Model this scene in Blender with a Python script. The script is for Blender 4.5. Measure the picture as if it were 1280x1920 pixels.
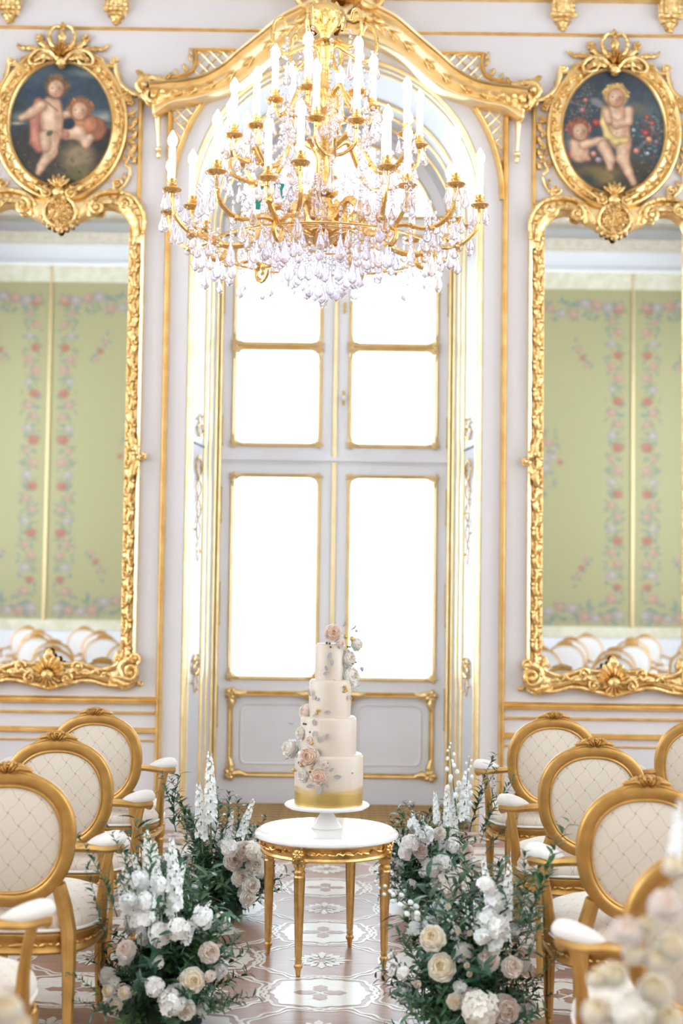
import bpy, bmesh, math, random
import numpy as np
from mathutils import Vector, Matrix, Euler, Quaternion
PI = math.pi
for o in list(bpy.data.objects): bpy.data.objects.remove(o)
SC = bpy.context.scene; COL = SC.collection
random.seed(7)
# ------------------------------------------------------------------ camera
CAMX, CAMZ, FPX = 0.058, 1.6, 2667.0
PITCH, ROLL = math.radians(2.96), math.radians(0.78)
cam_d = bpy.data.cameras.new('camera'); cam = bpy.data.objects.new('camera', cam_d); COL.objects.link(cam)
CAMR = Matrix.Rotation(PI / 2 + PITCH, 3, 'X') @ Matrix.Rotation(ROLL, 3, 'Z')
cam.matrix_world = Matrix.Translation((CAMX, 0, CAMZ)) @ CAMR.to_4x4()
cam_d.sensor_fit = 'VERTICAL'; cam_d.sensor_height = 36; cam_d.sensor_width = 24; cam_d.lens = 36 * FPX / 1920
cam_d.dof.use_dof = True; cam_d.dof.focus_distance = 6.15; cam_d.dof.aperture_fstop = 1.9
cam_d.clip_start = .05; cam_d.clip_end = 200
SC.camera = cam
def at(u, v, Y):                      # photo pixel -> point of the room at depth Y
    d = CAMR @ Vector((u - 640, 960 - v, -FPX)); t = Y / d.y
    return Vector((CAMX + d.x * t, Y, CAMZ + d.z * t))
# ------------------------------------------------------------------ world, lights, exposure
SC.view_settings.view_transform = 'Standard'; SC.view_settings.look = 'None'
SC.view_settings.exposure = 0.14; SC.view_settings.gamma = 1.0; SC.view_settings.use_curve_mapping = False
wd = bpy.data.worlds.new('overcast_sky'); SC.world = wd; wd.use_nodes = True
wd.node_tree.nodes['Background'].inputs[0].default_value = (.80, .91, 1.0, 1)
wd.node_tree.nodes['Background'].inputs[1].default_value = 8.0
def area(name, loc, rot, sx, sy, power, col):
    l = bpy.data.lights.new(name, 'AREA'); l.shape = 'RECTANGLE'; l.size = sx; l.size_y = sy; l.energy = power; l.color = col
    o = bpy.data.objects.new(name, l); COL.objects.link(o); o.location = loc; o.rotation_euler = rot
    return o
SIDE_FILL_Y = (-1.2, 2.6, 6.4)
for yy in SIDE_FILL_Y:
    for s in (-1, 1):
        area('side_fill_light', (s * 6.25, yy, 3.3), (0, s * PI / 2, 0), 4.6, 1.7, 12, (1, .98, .97))  # added fill lamps set in the unseen side wall openings
for yy in (-1.6, 2.4):                # two added soft fill lamps high over the aisle, no fittings built
    l = bpy.data.lights.new('hall_fill_light', 'POINT'); l.energy = 82; l.color = (1, .955, .92); l.shadow_soft_size = .6
    o = bpy.data.objects.new('hall_fill_light', l); COL.objects.link(o); o.location = (0, yy, 4.9)
# ------------------------------------------------------------------ mesh helpers
class MB:
    def __init__(s): s.v = []; s.f = []; s.c = None
    def add(s, vs, fs):
        o = len(s.v); s.v += [tuple(p) for p in vs]; s.f += [tuple(i + o for i in f) for f in fs]; return s
    def box(s, x0, x1, y0, y1, z0, z1):
        return s.add([(x, y, z) for z in (z0, z1) for y in (y0, y1) for x in (x0, x1)],
                     [(0, 2, 3, 1), (4, 5, 7, 6), (0, 1, 5, 4), (2, 6, 7, 3), (0, 4, 6, 2), (1, 3, 7, 5)])
    def grid(s, rows, closed_u=False, closed_v=False):
        n = len(rows); m = len(rows[0]); fs = []
        for i in range(n if closed_v else n - 1):
            for j in range(m if closed_u else m - 1):
                a, b = i, (i + 1) % n; c, d = j, (j + 1) % m
                fs.append((a * m + c, a * m + d, b * m + d, b * m + c))
        return s.add([p for r in rows for p in r], fs)
    def tube(s, path, r, n=8, closed=False, sq=1.0, cap=True):
        P = [Vector(p) for p in path]; m = len(P)
        R = r if isinstance(r, (list, tuple)) else [r] * m
        T = []
        for i in range(m):
            a = P[(i - 1) % m] if (closed or i) else P[i]; b = P[(i + 1) % m] if (closed or i < m - 1) else P[i]
            t = (b - a); T.append(t.normalized() if t.length > 1e-9 else Vector((0, 0, 1)))
        up = Vector((0, -1, 0)) if abs(T[0].y) < .9 else Vector((1, 0, 0))
        N = (up - T[0] * up.dot(T[0])).normalized(); rows = []
        for i in range(m):
            N = (N - T[i] * N.dot(T[i])); N = N.normalized() if N.length > 1e-9 else Vector((1, 0, 0))
            B = T[i].cross(N)
            rows.append([P[i] + (N * math.cos(2 * PI * k / n) * sq + B * math.sin(2 * PI * k / n)) * R[i] for k in range(n)])
        o = len(s.v); s.grid(rows, True, closed)
        if cap and not closed:
            s.f.append(tuple(o + k for k in range(n))[::-1]); s.f.append(tuple(o + (m - 1) * n + k for k in range(n)))
        return s
    def lathe(s, prof, n=16, c=(0, 0, 0), flute=0, fl=(0, 0), sx=1, sy=1):
        rows = []
        for r, z in prof:
            row = []
            for k in range(n):
                a = 2 * PI * k / n; rr = r
                if flute and fl[0] <= z <= fl[1]: rr = r * (1 - flute * (k % 2))
                row.append((c[0] + rr * math.cos(a) * sx, c[1] + rr * math.sin(a) * sy, c[2] + z))
            rows.append(row)
        return s.grid(rows, True)
    def ball(s, c, r, n=8, m=6, q=None):
        r = r if isinstance(r, (tuple, list)) else (r, r, r); rows = []
        for i in range(m + 1):
            t = PI * i / m; row = []
            for k in range(n):
                a = 2 * PI * k / n
                p = Vector((r[0] * math.sin(t) * math.cos(a), r[1] * math.sin(t) * math.sin(a), r[2] * math.cos(t)))
                if q: p = q @ p
                row.append(Vector(c) + p)
            rows.append(row)
        return s.grid(rows, True)
    # ---- carved relief on a wall-like plane: x right, z up, y = -height
    def sweep(s, path, prof, closed=False):
        P = [Vector(p) for p in path]; m = len(P); rows = []
        for i in range(m):
            a = P[(i - 1) % m] if (closed or i) else P[i]; b = P[(i + 1) % m] if (closed or i < m - 1) else P[i]
            d1 = (P[i] - a); d2 = (b - P[i])
            d1 = d1.normalized() if d1.length > 1e-9 else d2.normalized(); d2 = d2.normalized() if d2.length > 1e-9 else d1
            n1 = Vector((-d1.y, d1.x)); n2 = Vector((-d2.y, d2.x)); nn = n1 + n2
            nn = nn.normalized() if nn.length > 1e-6 else n1
            k = min(1 / max(nn.dot(n1), .35), 2)
            rows.append([(P[i].x + nn.x * o * k, -h, P[i].y + nn.y * o * k) for o, h in prof])
        return s.grid(rows, False, closed)
    def strip(s, A, B, h, rows=7, base=0.0, ripple=0):
        R = []
        for j in range(rows + 1):
            t = j / rows; hh = base + h * math.sin(PI * t) ** .6
            R.append([(a[0] + (b[0] - a[0]) * t, -(hh + ripple * math.sin(i * 1.7) * math.sin(PI * t)), a[1] + (b[1] - a[1]) * t)
                      for i, (a, b) in enumerate(zip(A, B))])
        return s.grid(R)
    def leaf(s, path, w, h=.015, h0=.0, serr=.25, lobes=5, tip=.05):
        P = [Vector(p) for p in path]; P = resample(P, max(lobes * 4, 8)); m = len(P); rows = []
        for i in range(m):
            t = i / (m - 1); a = P[max(i - 1, 0)]; b = P[min(i + 1, m - 1)]; d = (b - a).normalized(); n = Vector((-d.y, d.x))
            ww = w * (math.sin(PI * min(.12 + t * .88, 1)) ** .7 + tip) * (1 - serr * (.5 + .5 * math.cos(2 * PI * lobes * t)))
            hh = h0 + h * math.sin(PI * min(1, .15 + .85 * t)) ** .7
            rows.append([(P[i].x + n.x * ww * o, -(h0 + (hh - h0) * k), P[i].y + n.y * ww * o)
                         for o, k in ((-1, .0), (-.75, .75), (-.35, .8), (0, 1.15), (.35, .8), (.75, .75), (1, .0))])
        return s.grid(rows)
    def scroll(s, c, r, turns=1.4, a0=0., dr=1, tr=.012, h=.02, tail=None, taper=True):
        n = int(18 * turns) + 2; path = []
        for i in range(n):
            t = i / (n - 1); rr = r * (1 - .82 * t); a = a0 + dr * 2 * PI * turns * t
            path.append((c[0] + rr * math.cos(a), -h - .012 * t, c[1] + rr * math.sin(a)))
        if tail: path = [(p[0], -h, p[1]) for p in tail] + path
        m = len(path)
        s.tube(path, [tr * (1.0 - .45 * i / (m - 1)) if taper else tr for i in range(m)], 7)
        e = path[-1]; return s.ball(e, tr * 1.2, 7, 5)
    def rosette(s, c, r, n=6, h=.02, h0=0.):
        for k in range(n):
            a = 2 * PI * k / n; d = Vector((math.cos(a), math.sin(a)))
            p = [Vector(c) + d * (r * .15), Vector(c) + d * (r * .6), Vector(c) + d * r]
            s.leaf(p, r * .36, h, h0, .0, 1, .1)
        return s.ball((c[0], -h0 - h * 1.1, c[1]), r * .25, 8, 5)
    def shell(s, c, r, n=9, a0=.1, a1=3.04, h=.04, h0=.0):
        rows = []; m = n * 4
        for i in range(9):
            t = i / 8; row = []
            for j in range(m + 1):
                u = j / m; a = a0 + (a1 - a0) * u; sc = abs(math.cos(PI * n * u))
                rr = r * t * (1 - .13 * (1 - sc) * t) * (1 - .18 * abs(u - .5) * 2)
                row.append((c[0] + rr * math.cos(a), -(h0 + h * math.sin(PI * (.12 + .8 * t)) * (.7 + .4 * sc)), c[1] + rr * math.sin(a)))
            rows.append(row)
        return s.grid(rows)
    def mirrored(s):
        s.add([(-x, y, z) for x, y, z in s.v], []); n = len(s.v) // 2
        s.f += [tuple(i + n for i in f)[::-1] for f in s.f]; return s
    def xf(s, M):
        s.v = [tuple(M @ Vector(p)) for p in s.v]; return s
    def mesh(s, name, m, ang=42):
        me = bpy.data.meshes.new(name); me.from_pydata(s.v, [], s.f)
        if s.c is not None:
            at_ = me.color_attributes.new('paint', 'FLOAT_COLOR', 'POINT'); at_.data.foreach_set('color', np.asarray(s.c, np.float32).ravel())
        me.validate(); bm = bmesh.new(); bm.from_mesh(me); bmesh.ops.recalc_face_normals(bm, faces=bm.faces); bm.to_mesh(me); bm.free()
        if m: me.materials.append(m)
        me.shade_smooth()
        if ang: me.set_sharp_from_angle(angle=math.radians(ang))
        return me
    def build(s, name, m, parent=None, ang=42, loc=None):
        return obj(name, s.mesh(name, m, ang), parent, loc)
def obj(name, me, parent=None, loc=None, rot=None, sc=None):
    o = bpy.data.objects.new(name, me); COL.objects.link(o); o.parent = parent
    if loc is not None: o.location = loc
    if rot is not None: o.rotation_euler = rot
    if sc is not None: o.scale = sc if hasattr(sc, '__len__') else (sc, sc, sc)
    return o
def resample(P, n):
    P = [Vector(p) for p in P]; L = [0]
    for a, b in zip(P, P[1:]): L.append(L[-1] + (b - a).length)
    out = []; j = 0
    for i in range(n):
        d = L[-1] * i / (n - 1)
        while j < len(P) - 2 and L[j + 1] < d: j += 1
        t = (d - L[j]) / max(L[j + 1] - L[j], 1e-9); out.append(P[j].lerp(P[j + 1], t))
    return out
def spline(P, n=24):                  # Catmull-Rom through the points
    P = [Vector(p) for p in P]; Q = [P[0] * 2 - P[1]] + P + [P[-1] * 2 - P[-2]]; out = []; k = len(P) - 1
    for i in range(n):
        u = i / (n - 1) * k; j = min(int(u), k - 1); t = u - j; a, b, c, d = Q[j:j + 4]
        out.append(.5 * ((2 * b) + (c - a) * t + (2 * a - 5 * b + 4 * c - d) * t * t + (3 * b - a - 3 * c + d) * t ** 3))
    return out
def tag(o, label, cat, group=None, kind=None):
    o['label'] = label; o['category'] = cat
    if group: o['group'] = group
    if kind: o['kind'] = kind
    return o
def thing(name, label, cat, loc=(0, 0, 0), rz=0, group=None):
    o = bpy.data.objects.new(name, None); COL.objects.link(o); o.location = loc; o.rotation_euler = (0, 0, rz); o.empty_display_size = .1
    return tag(o, label, cat, group)
def struct(o, label=None, cat=None):
    o['kind'] = 'structure'
    if label: o['label'] = label
    if cat: o['category'] = cat
    return o
def copy_tree(o, parent=None):
    c = o.copy(); COL.objects.link(c); c.parent = parent
    for ch in list(o.children): copy_tree(ch, c)
    return c
# ------------------------------------------------------------------ materials
def mat(name, col, rough=.5, metal=0., col2=None, nscale=12., bump=0., bscale=80., spec=None, sheen=0., coat=0., trans=0., ior=None, sss=0., attr=None, stretch=None, emit=None):
    m = bpy.data.materials.new(name); m.use_nodes = True; nt = m.node_tree; b = nt.nodes['Principled BSDF']; L = nt.links
    b.inputs['Base Color'].default_value = (*col, 1); b.inputs['Roughness'].default_value = rough; b.inputs['Metallic'].default_value = metal
    if spec is not None: b.inputs['Specular IOR Level'].default_value = spec
    if coat: b.inputs['Coat Weight'].default_value = coat; b.inputs['Coat Roughness'].default_value = .08
    if trans: b.inputs['Transmission Weight'].default_value = trans
    if ior: b.inputs['IOR'].default_value = ior
    if sheen: b.inputs['Sheen Weight'].default_value = sheen
    if sss: b.inputs['Subsurface Weight'].default_value = sss; b.inputs['Subsurface Radius'].default_value = (.02, .015, .01)
    if emit: b.inputs['Emission Color'].default_value = (*emit[0], 1); b.inputs['Emission Strength'].default_value = emit[1]
    tc = nt.nodes.new('ShaderNodeTexCoord'); src = tc.outputs['Object']
    if stretch:
        mp = nt.nodes.new('ShaderNodeMapping'); mp.inputs['Scale'].default_value = stretch; L.new(src, mp.inputs[0]); src = mp.outputs[0]
    if attr:
        a = nt.nodes.new('ShaderNodeAttribute'); a.attribute_name = attr; L.new(a.outputs['Color'], b.inputs['Base Color'])
    elif col2:
        n = nt.nodes.new('ShaderNodeTexNoise'); n.inputs['Scale'].default_value = nscale; n.inputs['Detail'].default_value = 4; L.new(src, n.inputs[0])
        r = nt.nodes.new('ShaderNodeValToRGB'); r.color_ramp.elements[0].position = .35; r.color_ramp.elements[1].position = .65
        r.color_ramp.elements[0].color = (*col, 1); r.color_ramp.elements[1].color = (*col2, 1)
        L.new(n.outputs[0], r.inputs[0]); L.new(r.outputs[0], b.inputs['Base Color'])
    if bump:
        n2 = nt.nodes.new('ShaderNodeTexNoise'); n2.inputs['Scale'].default_value = bscale; n2.inputs['Detail'].default_value = 3; L.new(src, n2.inputs[0])
        bp = nt.nodes.new('ShaderNodeBump'); bp.inputs['Strength'].default_value = bump; bp.inputs['Distance'].default_value = .01
        L.new(n2.outputs[0], bp.inputs['Height']); L.new(bp.outputs[0], b.inputs['Normal'])
    return m
M = {}
M['gold'] = mat('gold_leaf', (.90, .68, .34), .36, 1, (.80, .54, .22), 9, .25, 60)
M['gold_carved'] = mat('gold_leaf_carved', (.92, .68, .33), .33, 1, (.62, .37, .12), 30, .9, 45)
M['gold_pale'] = mat('gold_leaf_pale', (.92, .74, .45), .36, 1, (.86, .66, .36), 8, .12, 60)
M['wall'] = mat('wall_paint', (.615, .565, .555), .55, 0, (.60, .55, .54), 2.5, .03, 40)
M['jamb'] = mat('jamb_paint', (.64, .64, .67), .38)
M['door'] = mat('door_paint', (.84, .83, .86), .42, 0, (.81, .80, .835), 3)
M['white'] = mat('white_gloss', (.88, .88, .88), .3)
M['seam'] = mat('shadow_gap', (.25, .28, .30), .7)
M['mirror'] = mat('mirror_silver', (.88, .90, .90), .015, 1)
M['hinge'] = mat('brass_hinge', (.55, .38, .14), .4, 1)
M['green_sign'] = mat('green_sign', (.0, .33, .24), .4)
M['ceil'] = mat('ceiling_paint', (.76, .78, .82), .7)
def glass_thin():
    m = bpy.data.materials.new('window_glass'); m.use_nodes = True; nt = m.node_tree; nt.nodes.clear()
    o = nt.nodes.new('ShaderNodeOutputMaterial'); mx = nt.nodes.new('ShaderNodeMixShader'); t = nt.nodes.new('ShaderNodeBsdfTransparent'); g = nt.nodes.new('ShaderNodeBsdfGlossy')
    f = nt.nodes.new('ShaderNodeFresnel'); f.inputs[0].default_value = 1.45; g.inputs['Roughness'].default_value = .01; t.inputs[0].default_value = (.97, .985, 1, 1)
    nt.links.new(f.outputs[0], mx.inputs[0]); nt.links.new(t.outputs[0], mx.inputs[1]); nt.links.new(g.outputs[0], mx.inputs[2]); nt.links.new(mx.outputs[0], o.inputs[0]); return m
M['glass'] = glass_thin()
# ------------------------------------------------------------------ room shell
W, YD, ZC, RA, RD = 9.4, 10.45, 4.19, .985, .86       # wall face, door plane, arch spring height, arch radius at wall / at door
HX, YB, ZT = 6.1, -3.2, 7.6
def outline(r, n=40, z0=0.):
    return [(-r, z0), (-r, ZC)] + [(-r * math.cos(PI * i / n), ZC + r * math.sin(PI * i / n)) for i in range(1, n)] + [(r, ZC), (r, z0)]
mb = MB(); ol = outline(RA)
mb.add([(-HX, W, 0), (-RA, W, 0), (-RA, W, ZC), (-RA, W, ZT), (-HX, W, ZT)], [(0, 1, 2, 3, 4)])
mb.add([(HX, W, 0), (RA, W, 0), (RA, W, ZC), (RA, W, ZT), (HX, W, ZT)], [(0, 1, 2, 3, 4)])
arc = ol[1:-1]
mb.grid([[(x, W, z) for x, z in arc], [(x, W, ZT) for x, z in arc]])
struct(mb.build('wall_front', M['wall'], ang=30), 'pinkish white panelled palace wall with arched window recess', 'wall')
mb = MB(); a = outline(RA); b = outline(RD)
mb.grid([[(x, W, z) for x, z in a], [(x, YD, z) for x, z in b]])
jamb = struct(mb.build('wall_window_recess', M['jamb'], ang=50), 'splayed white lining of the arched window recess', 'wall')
mb = MB(); b2 = outline(.80)
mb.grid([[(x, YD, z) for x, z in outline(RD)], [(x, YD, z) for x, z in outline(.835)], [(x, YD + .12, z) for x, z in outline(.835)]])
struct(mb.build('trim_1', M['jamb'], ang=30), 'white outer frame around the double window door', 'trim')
mb = MB(); mb.grid([[(x, YD + .12, z) for x, z in outline(.835)], [(x, YD + .55, z) for x, z in outline(.80)], [(x * 8, YD + .55, z * 2 if z > .1 else z) for x, z in outline(.80)]])
struct(mb.build('wall_outer_reveal', M['white'], ang=30), 'white outer reveal between window door and facade', 'wall')
mb = MB(); mb.add([(-HX, YB, 0), (HX, YB, 0), (HX, YD + .6, 0), (-HX, YD + .6, 0)], [(0, 1, 2, 3)])
def floor_mat():
    m = mat('parquet_brown', (.36, .215, .15), .30, 0, (.28, .16, .11), 6, .06, 40, spec=.28, stretch=(1.2, 9, 1))
    return m
M['floor'] = floor_mat(); M['inlay'] = mat('parquet_inlay_pale', (.70, .65, .58), .3, 0, (.63, .58, .51), 7, .05, 40, spec=.28, stretch=(1.2, 9, 1))
floor = struct(mb.build('floor', M['floor'], ang=0), 'polished brown parquet floor with pale inlaid medallions', 'floor')
mb = MB(); mb.add([(-HX, YB, ZT), (HX, YB, ZT), (HX, W, ZT), (-HX, W, ZT)], [(0, 1, 2, 3)])
struct(mb.build('ceiling', M['ceil'], ang=0), 'pale ceiling of the palace hall', 'ceiling')
for s, nm in ((-1, 'left'), (1, 'right')):
    mb = MB(); x0, x1 = sorted((s * HX, s * (HX + .15))); e = [YB] + [q for yy in SIDE_FILL_Y for q in (yy - .9, yy + .9)] + [W]
    for i in range(0, len(e), 2): mb.box(x0, x1, e[i], e[i + 1], 0, ZT)
    for yy in SIDE_FILL_Y: mb.box(x0, x1, yy - .9, yy + .9, 0, .9); mb.box(x0, x1, yy - .9, yy + .9, 5.7, ZT)
    struct(mb.build('wall_' + nm, M['wall'], ang=30), nm + ' wall of the hall with three tall openings added for the fill light', 'wall')
mb = MB(); mb.add([(-HX, YB, 0), (HX, YB, 0), (HX, YB, ZT), (-HX, YB, ZT)], [(0, 1, 2, 3)])
wall_back = struct(mb.build('wall_back', M['ceil'], ang=0), 'rear wall with green silk panels, seen in the mirrors', 'wall')
# ------------------------------------------------------------------ window door
def rrect(x0, x1, z0, z1, r, n=6):
    pts = []; tags = []
    for cx, cz, a0, cx2, cz2 in ((x1 - r, z1 - r, 0, 1, 1), (x0 + r, z1 - r, 90, -1, 1), (x0 + r, z0 + r, 180, -1, -1), (x1 - r, z0 + r, 270, 1, -1)):
        for i in range(n + 1):
            a = math.radians(a0 + 90 * i / n); pts.append((cx + r * math.cos(a), cz + r * math.sin(a))); tags.append((cx2, cz2, i, n))
    return pts, tags
def plate(mb, X0, X1, Z0, Z1, hx0, hx1, hz0, hz1, r, y0, y1):
    pts, tg = rrect(hx0, hx1, hz0, hz1, r); out = []
    for (x, z), (sx, sz, i, n) in zip(pts, tg):
        X = X1 if sx > 0 else X0; Z = Z1 if sz > 0 else Z0
        first = (sx > 0) == (sz > 0)      # arc goes from the x side to the z side
        if i == 0: out.append((X, z) if first else (x, Z))
        elif i == n: out.append((x, Z) if first else (X, z))
        else: out.append((X, Z))
    rows = [[(x, y1, z) for x, z in out], [(x, y0, z) for x, z in out], [(x, y0, z) for x, z in pts], [(x, y1, z) for x, z in pts]]
    mb.grid(rows, True, True)
door = struct(thing('door_1', 'tall white and gilt double window door in the arched recess', 'door', (0, YD, 0)))
MOULD = [(-.016, 0), (-.016, .012), (-.006, .022), (.004, .016), (.012, .024), (.016, .012), (.016, 0)]
def corner_orn(mb, x, z, sx, sz, k=1.0, h0=.045):
    for d in ((1, 0), (0, 1)):
        p = [(x - .01 * sx, z - .01 * sz), (x + (d[0] * .05 + .008) * sx * k, z + (d[1] * .05 + .008) * sz * k), (x + (d[0] * .105 - .006 * d[1]) * sx * k, z + (d[1] * .105 - .006 * d[0]) * sz * k)]
        mb.leaf(p, .026 * k, .022, h0, .4, 3)
    mb.rosette((x + .004 * sx, z + .004 * sz), .04 * k, 5, .02, h0 + .008)
PANES = {'lower': [(.93, 2.39)], 'upper': [(2.645, 3.335), (3.395, 4.06)]}
GX = (.125, .735)
for s in (-1, 1):
    for part, z0, z1 in (('lower', .004, 2.50), ('upper', 2.535, 4.20)):
        mb = MB(); y0, y1 = .03, .085; xs = sorted((s * .003, s * .834)); hx = sorted((s * GX[0], s * GX[1]))
        if part == 'lower':
            plate(mb, xs[0], xs[1], .87, z1, hx[0], hx[1], .93, 2.39, .06, y0, y1)
            plate(mb, xs[0], xs[1], z0, .87, hx[0], hx[1], .215, .80, .03, y0, y1)
        else:
            plate(mb, xs[0], xs[1], 3.365, z1, hx[0], hx[1], 3.395, 4.06, .06, y0, y1); plate(mb, xs[0], xs[1], z0, 3.365, hx[0], hx[1], 2.645, 3.335, .06, y0, y1)
        leaf_o = mb.build('door_leaf', M['door'], door, 30)
        for a, b in PANES[part]:
            mb = MB(); mb.box(hx[0] - .01, hx[1] + .01, y0 + .028, y0 + .034, a - .01, b + .01); mb.build('glass_pane', M['glass'], leaf_o, 30)
            mb = MB(); mb.sweep([Vector(p) for p in rrect(hx[0] - .012, hx[1] + .012, a - .012, b + .012, .03)[0]], [(o, h - y0) for o, h in MOULD], True)
            for sx in (0, 1):
                for sz in (0, 1): corner_orn(mb, hx[sx] + (.012 if sx else -.012), (a - .012, b + .012)[sz], -1 if sx else 1, -1 if sz else 1, .85, -.02)
            mb.build('pane_moulding', M['gold_pale'], leaf_o)
        if part == 'lower':
            mb = MB(); mb.box(hx[0], hx[1], y0 + .02, y0 + .03, .21, .81); pn = mb.build('lower_panel', M['door'], leaf_o, 30)
            mb = MB(); q = rrect(hx[0] + .075, hx[1] - .075, .29, .725, .05)[0]
            mb.sweep([Vector(p) for p in q], [(-.006, -y0 - .02), (-.003, -y0 - .008), (.003, -y0 - .008), (.006, -y0 - .02)], True)
            mb.build('panel_bead', M['door'], pn)
            mb = MB(); mb.sweep([Vector(p) for p in rrect(hx[0], hx[1], .215, .805, .02)[0]], [(o * 1.15, h * 1.2 - y0) for o, h in MOULD], True)
            for sx in (0, 1):
                for sz in (0, 1): corner_orn(mb, hx[sx], (.215, .805)[sz], -1 if sx else 1, -1 if sz else 1, 1.3, -.015)
            mb.build('panel_moulding', M['gold'], leaf_o)
        # gilt edge bead along the meeting stile, hinges on the outer stile
        for (h0, h1) in (((.55, .86), (1.30, 1.62), (2.05, 2.32)) if part == 'lower' else ((2.62, 2.85), (3.6, 3.85))):
            mb = MB(); mb.lathe([(.0, h0), (.011, h0), (.015, h0 + .015), (.011, h0 + .03), (.011, h1 - .03), (.015, h1 - .015), (.011, h1), (0, h1)], 10, (s * .838, .015, 0)); mb.build('hinge', M['hinge'], leaf_o)
mb = MB(); mb.tube([(0, .015, .02), (0, .015, 2.505)], .016, 8, sq=.8); mb.build('meeting_bead', M['gold_pale'], door)
mb = MB(); mb.tube([(0, .015, 2.54), (0, .015, 4.2)], .016, 8, sq=.8); mb.build('meeting_bead', M['gold_pale'], door)
mb = MB(); mb.box(-.835, .835, .02, .09, 2.495, 2.515); mb.box(-.835, .835, -.005, .09, 2.515, 2.542); mb.build('transom_bar', M['door'], door, 30)
mb = MB(); mb.box(-.835, .835, .045, .09, 2.47, 2.55); mb.build('shadow_gap', M['seam'], door, 30)
mb = MB(); mb.ball((.062, -.0, 2.985), (.017, .017, .02), 10, 8); mb.tube([(.062, .03, 2.985), (.062, 0, 2.985)], .007, 6); mb.build('door_knob', M['white'], door)
mb = MB(); mb.tube([(.062, .02, 2.93), (.062, .02, 3.04)], .012, 6, sq=.5); mb.build('lock_plate', M['hinge'], door)
mb = MB(); mb.tube([(.062, .02, 3.62), (.062, .02, 3.70)], .011, 6, sq=.5); mb.build('bolt_plate', M['hinge'], door)
for s in (-1, 1):
    mb = MB(); mb.tube([(s * .846, -.003, .02), (s * .846, -.003, 4.2)], .014, 8); mb.build('frame_bead', M['gold'], door)
mb = MB()
for s in (-1, 1):
    x0, x1 = sorted((s * .70, s * .81)); mb.box(x0, x1, .44, .50, 0, 4.3)
mb.box(-.06, .06, .44, .50, 0, 4.3); mb.box(-.81, .81, .445, .495, 4.0, 4.3); mb.box(-.81, .81, .445, .495, 3.265, 3.325); mb.box(-.81, .81, .445, .495, 0, .5)
mb.build('outer_sash', M['white'], door, 30)
# arched fanlight above the door
mb = MB(); mb.box(-.835, .835, -.01, .1, 4.2, 4.33); mb.build('fanlight_transom', M['door'], door, 30)
mb = MB(); mb.tube([(-.83, -.015, 4.335), (.83, -.015, 4.335)], .014, 8); mb.tube([(-.83, -.015, 4.2), (.83, -.015, 4.2)], .01, 8); mb.build('transom_bead', M['gold'], door)
arcf = lambda r, n=28: [(r * math.cos(PI * i / n), 4.19 + r * math.sin(PI * i / n)) for i in range(n + 1)]
mb = MB(); mb.grid([[(x, .03, z) for x, z in arcf(.835)], [(x, .03, z) for x, z in arcf(.74)], [(x, .085, z) for x, z in arcf(.74)], [(x, .085, z) for x, z in arcf(.835)]], False, True); fan = mb.build('fanlight_frame', M['door'], door, 30)
mb = MB(); mb.tube([(x, .02, z) for x, z in arcf(.735) if z > 4.33], .014, 8); mb.build('fanlight_moulding', M['gold_pale'], fan)
for sx in (-.3, .3):
    mb = MB(); mb.box(sx - .025, sx + .025, .03, .08, 4.3, 4.19 + math.sqrt(.75 ** 2 - sx ** 2)); mb.build('fanlight_muntin', M['door'], fan, 30)
mb = MB(); g = [(x, .06, z) for x, z in arcf(.76) if z > 4.3]; mb.add(g + [(x, .064, z) for x, y, z in g], [tuple(range(len(g))), tuple(range(len(g), 2 * len(g)))[::-1]]); mb.build('fanlight_glass', M['glass'], fan, 30)
# green escape sign hung below the fanlight
sg = thing('escape_sign', 'small green exit sign hanging before the fanlight, behind the chandelier', 'sign', (-.50, YD - .12, 4.35))
mb = MB(); mb.box(-.11, .11, -.02, .02, 0, .20); mb.build('sign_body', M['green_sign'], sg, 30)
mb = MB(); mb.box(-.1, .1, .02, .03, .16, .19); mb.box(-.01, .01, .02, .13, .16, .19); mb.build('bracket', M['hinge'], sg, 30)
# ------------------------------------------------------------------ gilt lines of the recess
def lerp_outline(t, n=40):
    r = RA + (RD - RA) * t; y = W + (YD - W) * t; return [(x, y, z) for x, z in outline(r - .004, n)]
for i, (t, r) in enumerate(((.03, .017), (.10, .009), (.17, .010), (.56, .014), (.72, .011), (.90, .012))):
    mb = MB(); mb.tube(lerp_outline(t), r, 7); struct(mb.build('trim_%d' % (2 + i), M['gold'] if r > .01 else M['gold_pale']), 'thin gilt moulding following the arched recess', 'trim')
# little carved ornaments on the recess lining
def jpt(s, t, z, off=0.):
    r = RA + (RD - RA) * t; return Vector((s * (r - off), W + (YD - W) * t, z))
for s in (-1, 1):
    mb = MB(); a = jpt(s, .2, 2.56, .003); b = jpt(s, .55, 2.56, .003); mb.tube([a, b], .008, 6); mb.build('shutter_seam', M['seam'], jamb)
    for z0, z1, up in ((2.62, 2.78, 1), (2.48, 1.75, -1), (1.1, .85, -1), (.98, 1.12, 1)):
        mb = MB(); n = 26
        for k, (amp, ph) in enumerate(((.10, 0), (.10, PI))):
            path = []
            for i in range(n):
                t = i / (n - 1); path.append(jpt(s, .37 + amp * math.sin(t * 2 * PI * (1 if abs(z1 - z0) < .3 else 2.5) + ph) * (1 - .6 * t), z0 + (z1 - z0) * t, .012))
            mb.tube(path, [.008 * (1 - .6 * i / n) for i in range(n)], 6)
        for i in range(5): mb.ball(jpt(s, .37 + .07 * (-1) ** i, z0 + (z1 - z0) * (i + .5) / 5, .012), .011, 6, 5)
        mb.build('recess_carving', M['gold_carved'], jamb)
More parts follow.
